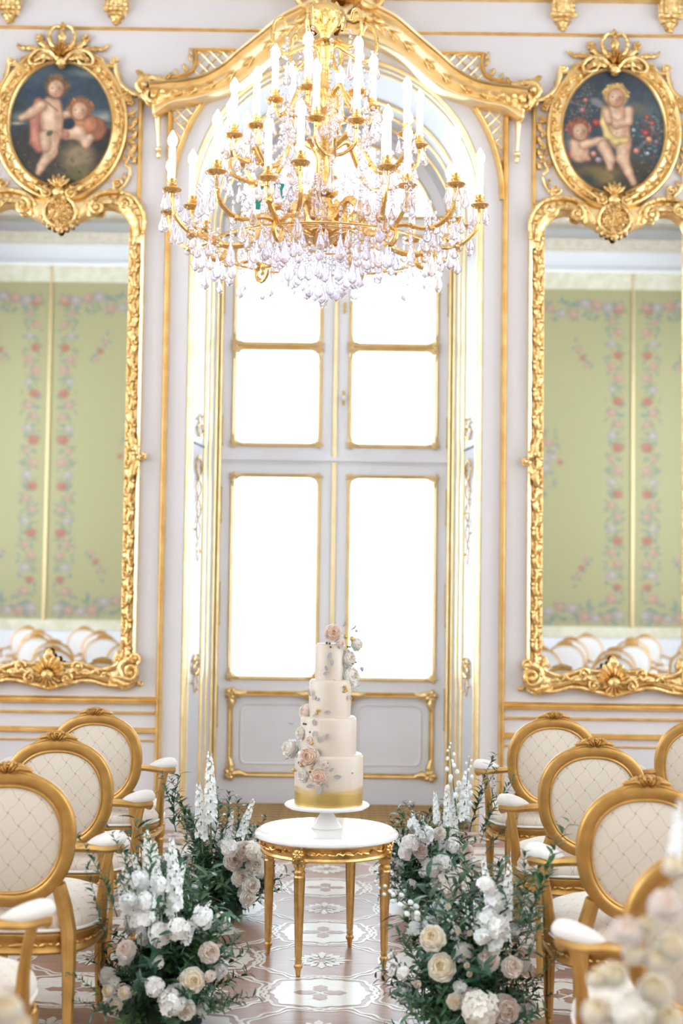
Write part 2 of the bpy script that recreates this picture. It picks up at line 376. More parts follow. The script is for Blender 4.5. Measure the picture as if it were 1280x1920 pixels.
# ------------------------------------------------------------------ wall mouldings (height measured off the wall face)
def wall_obj(mb, name, m, parent=None, ang=42): return mb.build(name, m, parent, ang, (0, W, 0))
BEAD = lambda w, h: [(-w, 0), (-w * .9, h * .5), (-w * .45, h), (0, h * .7), (w * .45, h), (w * .9, h * .5), (w, 0)]
TN = [10]
def trim(path, prof, m='gold', label='straight gilt wall moulding', closed=False):
    mb = MB(); mb.sweep([Vector(p) for p in path], prof, closed); TN[0] += 1
    return struct(wall_obj(mb, 'trim_%d' % TN[0], M[m]), label, 'trim')
for s in (-1, 1):
    trim([(s * 1.125, .04), (s * 1.125, 4.80)], BEAD(.022, .035), label='upright gilt moulding beside the window arch')
    for z, w, h in ((.828, .026, .045), (.746, .010, .018), (.632, .020, .032), (.566, .007, .012)):
        trim([(s * 1.135, z), (s * 5.9, z)], BEAD(w, h), label='horizontal gilt dado moulding')
    trim([(s * 1.32, 5.322), (s * .42, 5.322)] if s < 0 else [(.42, 5.322), (1.32, 5.322)], BEAD(.011, .02), label='thin gilt line below the frieze')
    trim([(s * 1.32, 5.322), (s * 5.9, 5.322)], BEAD(.011, .02), label='thin gilt line below the frieze')
    trim([(s * .25, 5.565), (s * 5.9, 5.565)], BEAD(.022, .05), label='gilt frieze moulding at the wall top')
R1 = 1.105
trim([(R1 * math.cos(PI * i / 48), ZC + R1 * math.sin(PI * i / 48)) for i in range(49)], BEAD(.022, .035), label='gilt round-arch moulding around the window')
# frieze consoles
con = MB()
for k in range(5):
    x = -.06 + .03 * k; con.tube([(x, -.02, .30), (x, -.055, .22), (x, -.06, .14), (x, -.05, .07)], .016, 6)
con.strip([(-.075, .3), (-.075, .1), (-.06, 0.03)], [(.075, .3), (.075, .1), (.06, 0.03)], .05, 6)
con.scroll((-.06, .065), .03, 1.2, 0, 1, .012, .05); con.scroll((.06, .065), .03, 1.2, PI, -1, .012, .05)
con.tube([(-.085, -.05, .07), (.085, -.05, .07)], .02, 8); con.leaf([(0, .07), (0, .02), (0, -.03)], .05, .05, .0, .35, 3); con.ball((0, -.04, -.03), .018, 7, 5)
con.leaf([(0, .1), (0, .2), (0, .3)], .04, .03, .05, .3, 4)
cm = con.mesh('console', M['gold_carved'])
sd = {1.5: 'inner', 2.22: 'outer'}
for s in (-1, 1):
    for x in (1.5, 2.22):
        o = obj('frieze_console', cm, None, (s * x, W, 5.375))
        tag(o, 'gilt carved console under the frieze, %s one above the %s painting' % (sd[x], 'left' if s < 0 else 'right'), 'console', 'gilt frieze consoles')
# ------------------------------------------------------------------ curved pediment over the arch
ped = struct(thing('trim_9', 'gilt serpentine pediment cornice over the arched window', 'trim', (0, W, 0)))
upR = [(0, 5.56), (.20, 5.475), (.31, 5.42), (.40, 5.365), (.53, 5.25), (.69, 5.115), (.775, 5.035), (.90, 4.96), (1.04, 4.928), (1.14, 4.922), (1.26, 4.912)]
loR = [(0, 5.24), (.12, 5.235), (.22, 5.205), (.32, 5.165), (.436, 5.095), (.597, 4.955), (.736, 4.868), (.94, 4.80), (1.08, 4.775), (1.14, 4.745), (1.205, 4.695)]
UP = spline(upR, 60); LO = spline(loR, 60)
prof = [(0, 0), (0, .10), (.05, .125), (.10, .12), (.13, .10), (.17, .10), (.20, .115), (.25, .10), (.34, .085), (.5, .075), (.66, .08), (.8, .095), (.85, .09), (.90, .10), (.96, .10), (1, .085), (1, 0)]
mb = MB(); mb.grid([[(a.x + (b.x - a.x) * t, -h * 1.5, a.y + (b.y - a.y) * t) for a, b in zip(UP, LO)] for t, h in prof]); mb.mirrored()
mb.build('cornice', M['gold_pale'], ped, 35)
mb = MB(); rnd = random.Random(3)              # carved tendrils on the cornice
for k in range(9):
    i = 8 + int(k * 5.2); a, b = UP[i], LO[i]; c = a.lerp(b, .5); d = (UP[i + 3] - UP[i - 3]).normalized(); n = Vector((-d.y, d.x))
    for sg_ in (-1, 1):
        mb.tube([(c.x - d.x * .05 + n.x * .0, -.122, c.y - d.y * .05), (c.x + n.x * .02 * sg_, -.125, c.y + n.y * .02 * sg_), (c.x + d.x * .045 + n.x * .042 * sg_, -.125, c.y + d.y * .045 + n.y * .042 * sg_)], [.007, .006, .003], 6)
    mb.leaf([c - d * .03, c, c + d * .05], .016, .012, .115, .3, 3)
mb.mirrored(); mb.build('cornice_carving', M['gold_carved'], ped)
for s in (-1, 1):                               # scrolled ends with drops
    mb = MB(); mb.scroll((1.285, 4.90), .06, 1.6, PI * .5, -1, .022, .10, tail=[(1.15, 4.935), (1.22, 4.955)]); mb.scroll((1.23, 4.84), .07, 1.3, PI * .8, 1, .02, .12)
    mb.leaf([(1.10, 4.86), (1.18, 4.83), (1.215, 4.74), (1.21, 4.68)], .05, .05, .09, .3, 4); mb.leaf([(1.26, 4.95), (1.30, 4.86), (1.25, 4.76)], .04, .04, .08, .35, 4); mb.leaf([(1.28, 4.93), (1.32, 5.0), (1.36, 5.02)], .03, .04, .05, .35, 3)
    mb.ball((1.285, -.13, 4.9), .03, 8, 6); mb.leaf([(1.17, 4.96), (1.13, 5.0), (1.12, 5.02)], .02, .03, .03, .3, 3)
    if s < 0: mb.xf(Matrix.Diagonal((-1, 1, 1, 1)))
    mb.build('cornice_scroll', M['gold_carved'], ped)
    mb = MB(); mb.tube([(1.205, -.05, 4.70), (1.20, -.05, 4.6), (1.195, -.045, 4.5)], [.022, .014, .009], 8); mb.ball((1.195, -.045, 4.49), (.024, .024, .02), 8, 6); mb.ball((1.195, -.045, 4.455), (.017, .017, .03), 8, 6)
    if s < 0: mb.xf(Matrix.Diagonal((-1, 1, 1, 1)))
    mb.build('drop_pendant', M['gold_pale'], ped)
    # lattice panels above and below the cornice
    def inside(p, poly):
        c = False; n = len(poly)
        for i in range(n):
            a, b = poly[i], poly[(i + 1) % n]
            if (a[1] > p[1]) != (b[1] > p[1]) and p[0] < (b[0] - a[0]) * (p[1] - a[1]) / (b[1] - a[1]) + a[0]: c = not c
        return c
    frame = spline([(.66, 5.182), (.75, 5.183), (.958, 5.183)], 6) + spline([(.968, 5.18), (.96, 5.11), (.99, 5.035), (1.06, 5.0), (1.13, 4.985)], 14)
    mb = MB(); mb.sweep([Vector((s * p.x, p.y)) for p in frame], BEAD(.014, .028))
    for q, rr in (((.985, 5.12), .03), ((1.02, 5.055), .035), ((1.08, 5.02), .03), ((.985, 5.165), .022)): mb.leaf([(s * q[0], q[1] - .02), (s * (q[0] + .012), q[1]), (s * (q[0] + .022), q[1] + .035)], rr * .5, .02, .01, .3, 3)
    mb.build('spandrel_frame', M['gold'], ped)
    for poly, nm in (([(p.x, p.y) for p in frame] + [(1.1, 4.93), (.9, 4.96), (.775, 5.03), (.69, 5.11)], 'upper_lattice'), ([(1.105 * math.cos(a), ZC + 1.105 * math.sin(a)) for a in (.12, .25, .4, .5, .6)] + [(.9, 4.84), (1.1, 4.8), (1.11, 4.35)], 'lower_lattice')):
        mb = MB()
        for dirn in (-1, 1):
            for k in range(-60, 60):
                cc = k * .078; run = []; last = None
                for i in range(240):
                    x = .62 + i * .0025; z = 4.7 + dirn * (x - .9) * 1.0 + cc + (.2)
                    if inside((x, z), poly):
                        run.append((s * x, -.006, z))
                    else:
                        if len(run) > 5: mb.tube([run[0], run[-1]], .0055, 5)
                        run = []
                if len(run) > 5: mb.tube([run[0], run[-1]], .0055, 5)
        mb.build(nm, M['gold_pale'], ped)
mb = MB(); mb.shell((0, 5.42), .22, 11, .05, 3.09, .10, .12); mb.scroll((.22, 5.50), .08, 1.5, PI, 1, .028, .16); mb.scroll((-.22, 5.50), .08, 1.5, 0, -1, .028, .16); mb.leaf([(.05, 5.38), (.18, 5.40), (.3, 5.34)], .06, .05, .13, .3, 4); mb.leaf([(-.05, 5.38), (-.18, 5.40), (-.3, 5.34)], .06, .05, .13, .3, 4)
mb.build('crown_shell', M['gold_carved'], ped)
# ------------------------------------------------------------------ mirrors
MX = 1.842
def build_mirror():
    t = thing('wall_mirror', '', 'mirror', (-MX, W, .9)); Z = lambda z: z - .9
    def mir(mb): return mb.mirrored()
    mb = MB(); top = [(-.47, Z(3.95)), (-.44, Z(4.05)), (-.34, Z(4.10)), (-.2, Z(4.06)), (0, Z(4.0))]
    bot = [(-.47, Z(1.06)), (-.3, Z(1.0)), (0, Z(1.05))]
    pl = bot[::-1] + top; pl = [(0, bot[-1][1])] + bot[::-1][1:] + top[:-1] + [(0, top[-1][1])] + [(-x, z) for x, z in top[:-1][::-1]] + [(-x, z) for x, z in bot[:-1]]
    mb.add([(x, -.012, z) for x, z in pl], [tuple(range(len(pl)))]); mb.build('mirror_glass', M['mirror'], t, 0)
    for s in (-1, 1):
        mb = MB(); path = [(s * .512, Z(1.02)), (s * .512, Z(3.98))]
        mb.sweep([Vector(p) for p in path], [(-.052, 0), (-.05, .035), (-.038, .03), (-.02, .012), (.02, .012), (.038, .03), (.05, .035), (.052, 0)]); mb.build('side_moulding', M['gold_carved'], t)
        mb = MB(); mb.tube([(s * .552, -.025, Z(1.08)), (s * .552, -.025, Z(3.95))], .013, 7); mb.build('outer_fillet', M['gold_pale'], t)
        mb = MB(); z = 1.08; k = 0
        while z < 3.92:
            L = .115; x = s * .500
            mb.leaf([(x - .008 * (-1) ** k, Z(z)), (x + .014 * (-1) ** k, Z(z + L * .5)), (x - .004 * (-1) ** k, Z(z + L))], .030, .03, .018, .35, 3)
            mb.ball((x + .022 * (-1) ** k, -.035, Z(z + L * .75)), .016, 7, 5); mb.ball((x - .02 * (-1) ** k, -.03, Z(z + L * .3)), .011, 6, 4); z += L * .8; k += 1
        mb.build('side_carving', M['gold_carved'], t)
        mb = MB(); z = Z(2.43)
        mb.leaf([(s * .50, z - .16), (s * .53, z - .06), (s * .55, z)], .035, .04, .03, .35, 4); mb.leaf([(s * .50, z + .16), (s * .53, z + .06), (s * .55, z)], .035, .04, .03, .35, 4); mb.scroll((s * .575, z), .028, 1.1, PI / 2, -s, .011, .035); mb.leaf([(s * .54, z), (s * .59, z + .01), (s * .61, z + .03)], .014, .02, .02, .1, 2)
        mb.build('side_clasp', M['gold_carved'], t)
        mb = MB(); mb.scroll((s * .53, Z(1.02)), .075, 1.5, PI * .5, s, .026, .05); mb.scroll((s * .555, Z(1.10)), .04, 1.3, -PI * .3, s, .016, .04)
        mb.leaf([(s * .56, Z(.95)), (s * .50, Z(.925)), (s * .42, Z(.95)), (s * .36, Z(1.0))], .04, .05, .02, .3, 5); mb.leaf([(s * .48, Z(1.06)), (s * .44, Z(1.10)), (s * .45, Z(1.16))], .03, .04, .02, .3, 3)
        mb.leaf([(s * .56, Z(.96)), (s * .60, Z(.93)), (s * .615, Z(.955))], .016, .02, .01, .2, 2); mb.build('corner_scroll', M['gold_carved'], t)
        # upper shoulder scrolls
        mb = MB(); mb.tube([(s * p[0], -.05, Z(p[1])) for p in [tuple(v) for v in spline([(.515, 3.90), (.50, 4.02), (.42, 4.115), (.30, 4.13), (.21, 4.09), (.19, 4.03)], 20)]], [.024] * 14 + [.02, .018, .016, .014, .012, .01], 8)
        mb.tube([(s * p[0], -.045, Z(p[1])) for p in [tuple(v) for v in spline([(.555, 3.92), (.56, 4.05), (.48, 4.17), (.34, 4.205), (.22, 4.17), (.16, 4.10)], 20)]], .016, 8)
        mb.scroll((s * .25, Z(4.095)), .055, 1.4, PI / 2, s, .018, .06); mb.scroll((s * .43, Z(4.12)), .05, 1.3, 0, s, .016, .055)
        for k in range(7):
            a = .2 + k * .28; c = (.36, 3.98); mb.leaf([(s * (c[0] + .13 * math.cos(a)), Z(c[1] + .13 * math.sin(a))), (s * (c[0] + .17 * math.cos(a + .15)), Z(c[1] + .17 * math.sin(a + .15))), (s * (c[0] + .205 * math.cos(a + .1)), Z(c[1] + .205 * math.sin(a + .1)))], .024, .03, .03, .25, 3)
        mb.build('shoulder_scroll', M['gold_carved'], t)
    A = spline([(-.56, Z(3.86)), (-.57, Z(4.06)), (-.50, Z(4.18)), (-.34, Z(4.21)), (-.17, Z(4.17)), (0, Z(4.16))], 30)
    B = spline([(-.465, Z(3.86)), (-.463, Z(3.96)), (-.42, Z(4.04)), (-.31, Z(4.075)), (-.16, Z(4.0)), (0, Z(3.94))], 30)
    mb = MB(); mb.strip(A, B, .035, 8, .01, .004); mb.mirrored(); mb.build('top_band', M['gold'], t)
    A = spline([(-.57, Z(1.06)), (-.55, Z(.95)), (-.40, Z(.925)), (-.26, Z(.955)), (-.12, Z(.93)), (0, Z(.90))], 30)
    B = spline([(-.46, Z(1.10)), (-.43, Z(1.055)), (-.33, Z(1.03)), (-.2, Z(1.065)), (-.1, Z(1.06)), (0, Z(1.07))], 30)
    mb = MB(); mb.strip(A, B, .04, 8, .012, .003); mb.mirrored(); mb.build('bottom_band', M['gold'], t)
    mb = MB(); mb.tube([(p.x, -.05, p.y) for p in A], .016, 7); mb.tube([(p.x, -.045, p.y) for p in B], .012, 7)
    for k in range(4): mb.leaf([(-.14 - .07 * k, Z(1.0)), (-.17 - .07 * k, Z(1.02 - .02 * (k % 2))), (-.20 - .07 * k, Z(.99))], .022, .03, .05, .3, 3)
    mb.scroll((-.19, Z(1.045)), .035, 1.3, 0, 1, .012, .05); mb.mirrored(); mb.build('bottom_carving', M['gold_carved'], t)
    mb = MB(); mb.shell((0, Z(1.0)), .135, 9, -.05, PI + .05, .05, .05); mb.shell((0, Z(1.0)), .105, 7, PI + .25, 2 * PI - .25, .04, .05); mb.ball((0, -.10, Z(.995)), (.045, .03, .035), 10, 6)
    mb.leaf([(0, Z(1.1)), (0, Z(1.14)), (0, Z(1.165))], .026, .03, .06, .2, 2); mb.scroll((-.12, Z(.97)), .04, 1.3, PI / 2, 1, .013, .06); mb.scroll((.12, Z(.97)), .04, 1.3, PI / 2, -1, .013, .06)
    mb.build('bottom_shell', M['gold_carved'], t)
    mb = MB(); c = (0, Z(4.06))
    mb.tube([(c[0] + .105 * math.cos(a), -.055, c[1] + .10 * math.sin(a)) for a in [2 * PI * k / 28 for k in range(28)]], .013, 7, True)
    mb.ball((0, -.03, c[1]), (.10, .035, .095), 14, 8); rnd = random.Random(5)
    for k in range(16):
        a = k * 2.4; r = .085 * math.sqrt((k + .5) / 16); mb.rosette((c[0] + r * math.cos(a), c[1] + r * math.sin(a)), .026, 5, .014, .058)
    for k in range(9):
        a = PI + .25 + k * (PI - .5) / 8; mb.leaf([(c[0] + .11 * math.cos(a), c[1] + .105 * math.sin(a)), (c[0] + .14 * math.cos(a), c[1] + .135 * math.sin(a))], .016, .02, .04, .1, 2)
    mb.leaf([(0, Z(3.97)), (0, Z(3.935)), (0, Z(3.91))], .03, .03, .045, .3, 3); mb.build('cartouche', M['gold_carved'], t)
    return t
mirL = build_mirror(); mirR = copy_tree(mirL); mirR.location.x = MX + .005
mirL['label'] = 'tall gilt carved mirror left of the window, below the painting of two seated children'
mirR['label'] = 'tall gilt carved mirror right of the window, below the winged cherub painting'
for o in (mirL, mirR): o['group'] = 'gilt wall mirrors'
# ------------------------------------------------------------------ oval paintings
class Canvas:
    def __init__(s, xs, ys, base):
        s.X, s.Y = np.meshgrid(xs, ys); s.C = np.zeros(s.X.shape + (3,)); s.C[:] = np.array(base) / 255.
    def blend(s, a, col): a = np.clip(a, 0, 1)[..., None]; s.C = s.C * (1 - a) + a * np.array(col) / 255.
    def ell(s, cx, cy, rx, ry, col, soft=.25, ang=0, al=1.):
        c, n = math.cos(math.radians(ang)), math.sin(math.radians(ang)); dx, dy = s.X - cx, s.Y - cy
        d = np.sqrt(((dx * c + dy * n) / rx) ** 2 + ((-dx * n + dy * c) / ry) ** 2); s.blend(al * np.clip((1 - d) / soft, 0, 1), col)
    def cap(s, p, q, r0, r1, col, soft=14, al=1.):
        dx, dy = q[0] - p[0], q[1] - p[1]; t = np.clip(((s.X - p[0]) * dx + (s.Y - p[1]) * dy) / (dx * dx + dy * dy + 1e-9), 0, 1)
        d = np.hypot(s.X - p[0] - t * dx, s.Y - p[1] - t * dy) - (r0 + (r1 - r0) * t); s.blend(al * np.clip(-d / soft + .5, 0, 1), col)
    def limb(s, pts, col, hi, sh):
        for (a, b) in zip(pts, pts[1:]): s.cap(a[:2], b[:2], a[2] + 3, b[2] + 3, sh, 26, .75)
        for (a, b) in zip(pts, pts[1:]): s.cap((a[0] - 3, a[1] - 3), (b[0] - 3, b[1] - 3), a[2] - 2, b[2] - 2, col, 30)
        for (a, b) in zip(pts, pts[1:]): s.cap((a[0] - a[2] * .25, a[1] - a[2] * .25), (b[0] - b[2] * .25, b[1] - b[2] * .25), a[2] * .45, b[2] * .45, hi, 30, .6)
    def linear(s):
        c = np.clip(s.C, 0, 1); return np.where(c <= .04045, c / 12.92, ((c + .055) / 1.055) ** 2.4)
SK, SKH, SKS = (200, 156, 124), (232, 200, 170), (122, 76, 54)
def face(cv, x, y, r, hair, look=0):
    cv.ell(x, y, r * 1.28, r * 1.3, hair, .3); cv.ell(x + look * .2 * r, y + r * .22, r * .86, r * .98, SKS, .2); cv.ell(x + look * .2 * r, y + r * .2, r * .82, r * .92, SK, .25); cv.ell(x + (look * .2 - .2) * r, y + r * .15, r * .5, r * .6, SKH, .9, 0, .8)
    cv.ell(x + (.45 + look * .1) * r, y + r * .35, r * .45, r * .6, SKS, 1., 0, .55)
    for e in (-.3, .36): cv.ell(x + (e + look * .3) * r, y + r * .10, r * .16, r * .10, (150, 104, 84), .8, 0, .8); cv.ell(x + (e + look * .3) * r, y + r * .16, r * .08, r * .045, (70, 44, 38), .6, 0, .8)
    cv.ell(x + (.05 + look * .3) * r, y + r * .42, r * .1, r * .14, (185, 120, 98), .6); cv.ell(x + (.04 + look * .28) * r, y + r * .70, r * .15, r * .06, (170, 90, 78), .6, 0, .8); cv.ell(x + (.45 + look * .1) * r, y + r * .5, r * .22, r * .2, (205, 125, 105), .9, 0, .6); cv.ell(x + (-.35 + look * .2) * r, y + r * .5, r * .2, r * .18, (215, 140, 118), .9, 0, .6)
    rnd = random.Random(int(x))
    for k in range(26):
        a = PI * (1.0 + rnd.random()); rr = r * (1.0 + .25 * rnd.random()); f = .75 + .6 * rnd.random(); cv.ell(x + rr * math.cos(a), y + .1 * r + rr * math.sin(a), r * .22, r * .16, tuple(min(255, h * f) for h in hair), .5, rnd.random() * 180, .8)
def paint_left():
    cv = Canvas(np.linspace(80, 916, 150), np.linspace(520, 1500, 176), (52, 66, 80)); rnd = random.Random(11)
    cv.ell(300, 620, 420, 150, (66, 82, 92), .8); cv.ell(720, 620, 260, 40, (110, 118, 116), .9, 8); cv.ell(330, 760, 260, 90, (44, 60, 80), .8); cv.ell(840, 950, 170, 70, (150, 152, 142), .9); cv.ell(830, 1030, 130, 28, (176, 172, 150), .9); cv.ell(180, 960, 130, 60, (120, 124, 108), .9); cv.ell(150, 1010, 90, 20, (190, 178, 128), .9)
    cv.ell(500, 1500, 560, 440, (58, 50, 40), .25); cv.ell(220, 1180, 160, 180, (50, 46, 40), .5); cv.ell(850, 1200, 150, 220, (44, 36, 34), .4); cv.ell(640, 1270, 190, 150, (140, 118, 88), .6); cv.ell(660, 1400, 240, 90, (112, 100, 62), .8); cv.ell(500, 1480, 150, 60, (20, 22, 22), .6); cv.ell(150, 870, 70, 60, (48, 56, 40), .8)
    for k in range(90): cv.ell(rnd.uniform(100, 900), rnd.uniform(1080, 1480), rnd.uniform(8, 26), rnd.uniform(6, 16), rnd.choice([(96, 90, 60), (40, 36, 30), (120, 108, 78), (66, 66, 48)]), .7, rnd.uniform(0, 180), .6)
    cv.limb([(320, 850, 40), (290, 1000, 38), (310, 1150, 50), (330, 1210, 30)], (172, 104, 84), (206, 146, 120), (104, 56, 46))
    cv.limb([(770, 1050, 90), (690, 1060, 90)], (152, 92, 62), (190, 126, 84), (70, 40, 30)); cv.limb([(640, 1000, 60), (720, 1010, 70)], (176, 112, 76), (205, 146, 104), (90, 50, 36))
    cv.limb([(545, 1090, 46), (640, 1075, 52), (700, 1150, 34), (735, 1120, 26), (700, 1175, 26)], SK, SKH, SKS); cv.limb([(470, 1090, 26), (540, 1095, 26)], (190, 120, 96), SK, SKS); cv.ell(545, 1000, 75, 60, (34, 40, 54), .3, 20); cv.limb([(500, 950, 32), (570, 930, 28)], SK, SKH, SKS)
    cv.limb([(420, 880, 82), (425, 980, 88), (430, 1080, 84)], SK, SKH, SKS); cv.limb([(340, 870, 42), (260, 930, 34), (185, 970, 22)], SK, SKH, SKS); cv.limb([(430, 1130, 62), (425, 1230, 50), (350, 1350, 30), (330, 1395, 22)], SK, SKH, SKS); cv.limb([(375, 1110, 46), (385, 1200, 36)], SK, SKH, SKS)
    cv.cap((370, 830), (470, 910), 5, 5, (150, 96, 80)); cv.ell(410, 1085, 34, 24, (84, 96, 60), .4, -30)
    face(cv, 455, 720, 84, (112, 84, 52), -.3); face(cv, 650, 890, 84, (146, 92, 56), -.5); return cv
def paint_right():
    cv = Canvas(np.linspace(300, 1136, 150), np.linspace(560, 1540, 176), (56, 66, 74)); rnd = random.Random(21)
    cv.ell(980, 900, 260, 200, (76, 92, 98), .9); cv.ell(700, 640, 420, 120, (46, 54, 64), .8); cv.ell(420, 1150, 150, 160, (104, 116, 120), .8); cv.ell(720, 1520, 520, 330, (74, 62, 42), .3); cv.ell(620, 1400, 280, 100, (128, 108, 62), .7); cv.ell(900, 1420, 200, 140, (58, 50, 40), .6); cv.ell(500, 1440, 120, 90, (44, 56, 48), .7)
    for k in range(260): cv.ell(rnd.gauss(1000, 80), rnd.gauss(1080, 110), rnd.uniform(8, 20), rnd.uniform(6, 13), rnd.choice([(56, 76, 66), (74, 92, 84), (110, 122, 116), (40, 56, 52), (150, 70, 60), (134, 140, 138)]), .6, rnd.uniform(0, 180), .75)
    for k in range(120): cv.ell(rnd.gauss(470, 75), rnd.gauss(850, 80), rnd.uniform(7, 20), rnd.uniform(6, 12), rnd.choice([(66, 82, 80), (96, 100, 90), (150, 110, 100), (126, 126, 104)]), .6, rnd.uniform(0, 180), .7)
    for x, y, r, c in ((975, 1060, 36, (176, 74, 66)), (1000, 1110, 34, (222, 150, 110)), (900, 1200, 34, (206, 130, 116)), (985, 940, 28, (176, 84, 64)), (1025, 985, 26, (186, 96, 74)), (495, 810, 26, (200, 120, 96)), (580, 985, 42, (170, 66, 48)), (470, 890, 34, (176, 120, 116)), (1060, 1130, 28, (140, 112, 128)), (560, 1230, 34, (206, 140, 128)), (515, 1265, 32, (216, 156, 144)), (600, 1275, 34, (180, 160, 172)), (990, 1220, 18, (190, 205, 215)), (880, 1040, 24, (150, 164, 172))):
        cv.ell(x, y, r, r * .9, tuple(v * .6 for v in c), .3); cv.ell(x - 3, y - 4, r * .8, r * .7, c, .6); cv.ell(x - 6, y - 8, r * .35, r * .3, tuple(min(255, v * 1.25) for v in c), .8)
    cv.ell(590, 830, 90, 40, (146, 138, 142), .5, 25, .8); cv.ell(920, 870, 100, 60, (104, 92, 84), .5, 25, .8); cv.ell(380, 1240, 60, 40, (150, 60, 50), .5)
    cv.limb([(440, 1160, 70), (450, 1220, 76)], SK, SKH, SKS); cv.limb([(480, 1160, 34), (590, 1130, 28), (640, 1120, 24)], SK, SKH, SKS); face(cv, 440, 1040, 80, (150, 86, 62), .7)
    cv.limb([(740, 920, 84), (760, 1020, 82), (770, 1110, 84)], SK, SKH, SKS); cv.limb([(640, 1170, 50), (690, 1270, 40), (695, 1335, 24)], SK, SKH, SKS); cv.limb([(800, 1150, 62), (790, 1260, 48), (840, 1370, 32), (880, 1455, 24)], SK, SKH, SKS)
    cv.limb([(650, 880, 24), (640, 980, 26), (670, 1080, 26), (740, 1130, 26), (820, 1120, 18)], (206, 176, 108), (236, 212, 150), (130, 100, 50)); cv.limb([(840, 890, 38), (835, 970, 32), (740, 1000, 28), (690, 960, 22)], SK, SKH, SKS); cv.limb([(660, 900, 34), (680, 970, 26)], SK, SKH, SKS); cv.ell(742, 1065, 6, 8, (120, 70, 50), .5)
    face(cv, 735, 770, 86, (204, 164, 96), 0); return cv
M['canvas'] = mat('oil_canvas', (.2, .2, .2), .5, attr='paint', bump=.1, bscale=300)
PZ = 4.662; PW, PH = .342, .413
def oval(rx, rz, n=64): return [Vector((rx * math.cos(2 * PI * k / n), rz * math.sin(2 * PI * k / n))) for k in range(n)]
def build_painting(cv, name, label, x):
    t = thing(name, label, 'painting', (x, W, PZ), 0, 'oval cherub paintings'); C = cv.linear(); RS = np.random.RandomState(3); lo = RS.rand(30, 26); gi = np.linspace(0, 28.9, C.shape[0]); gj = np.linspace(0, 24.9, C.shape[1]); i0 = gi.astype(int); j0 = gj.astype(int); fi = (gi - i0)[:, None]; fj = (gj - j0)[None]; sm = (lo[i0][:, j0] * (1 - fi) + lo[i0 + 1][:, j0] * fi) * (1 - fj) + (lo[i0][:, j0 + 1] * (1 - fi) + lo[i0 + 1][:, j0 + 1] * fi) * fj; C = C * (.55 + .38 * sm[..., None] + .14 * RS.rand(*C.shape[:2], 1)); ny, nx = C.shape[:2]; mb = MB()
    xs = np.linspace(-PW * 1.03, PW * 1.03, nx); zs = np.linspace(PH * 1.03, -PH * 1.03, ny)
    idx = -np.ones((ny, nx), int); vs = []; cs = []
    for i in range(ny):
        for j in range(nx):
            if (xs[j] / PW) ** 2 + (zs[i] / PH) ** 2 < 1.05: idx[i, j] = len(vs); vs.append((xs[j], -.02, zs[i])); cs.append((*C[i, j], 1))
    fs = [(idx[i, j], idx[i + 1, j], idx[i + 1, j + 1], idx[i, j + 1]) for i in range(ny - 1) for j in range(nx - 1) if min(idx[i, j], idx[i + 1, j], idx[i + 1, j + 1], idx[i, j + 1]) >= 0]
    fs = [tuple(int(q) for q in f) for f in fs]; mb.add(vs, fs); mb.c = cs; mb.build('canvas', M['canvas'], t, 0)
    return t
pL = build_painting(paint_left(), 'oval_painting', 'oval oil painting of two seated children under a dark sky, left wall', -MX - .013)
pR = build_painting(paint_right(), 'oval_painting', 'oval oil painting of a winged cherub among flowers, right wall', MX + .003)
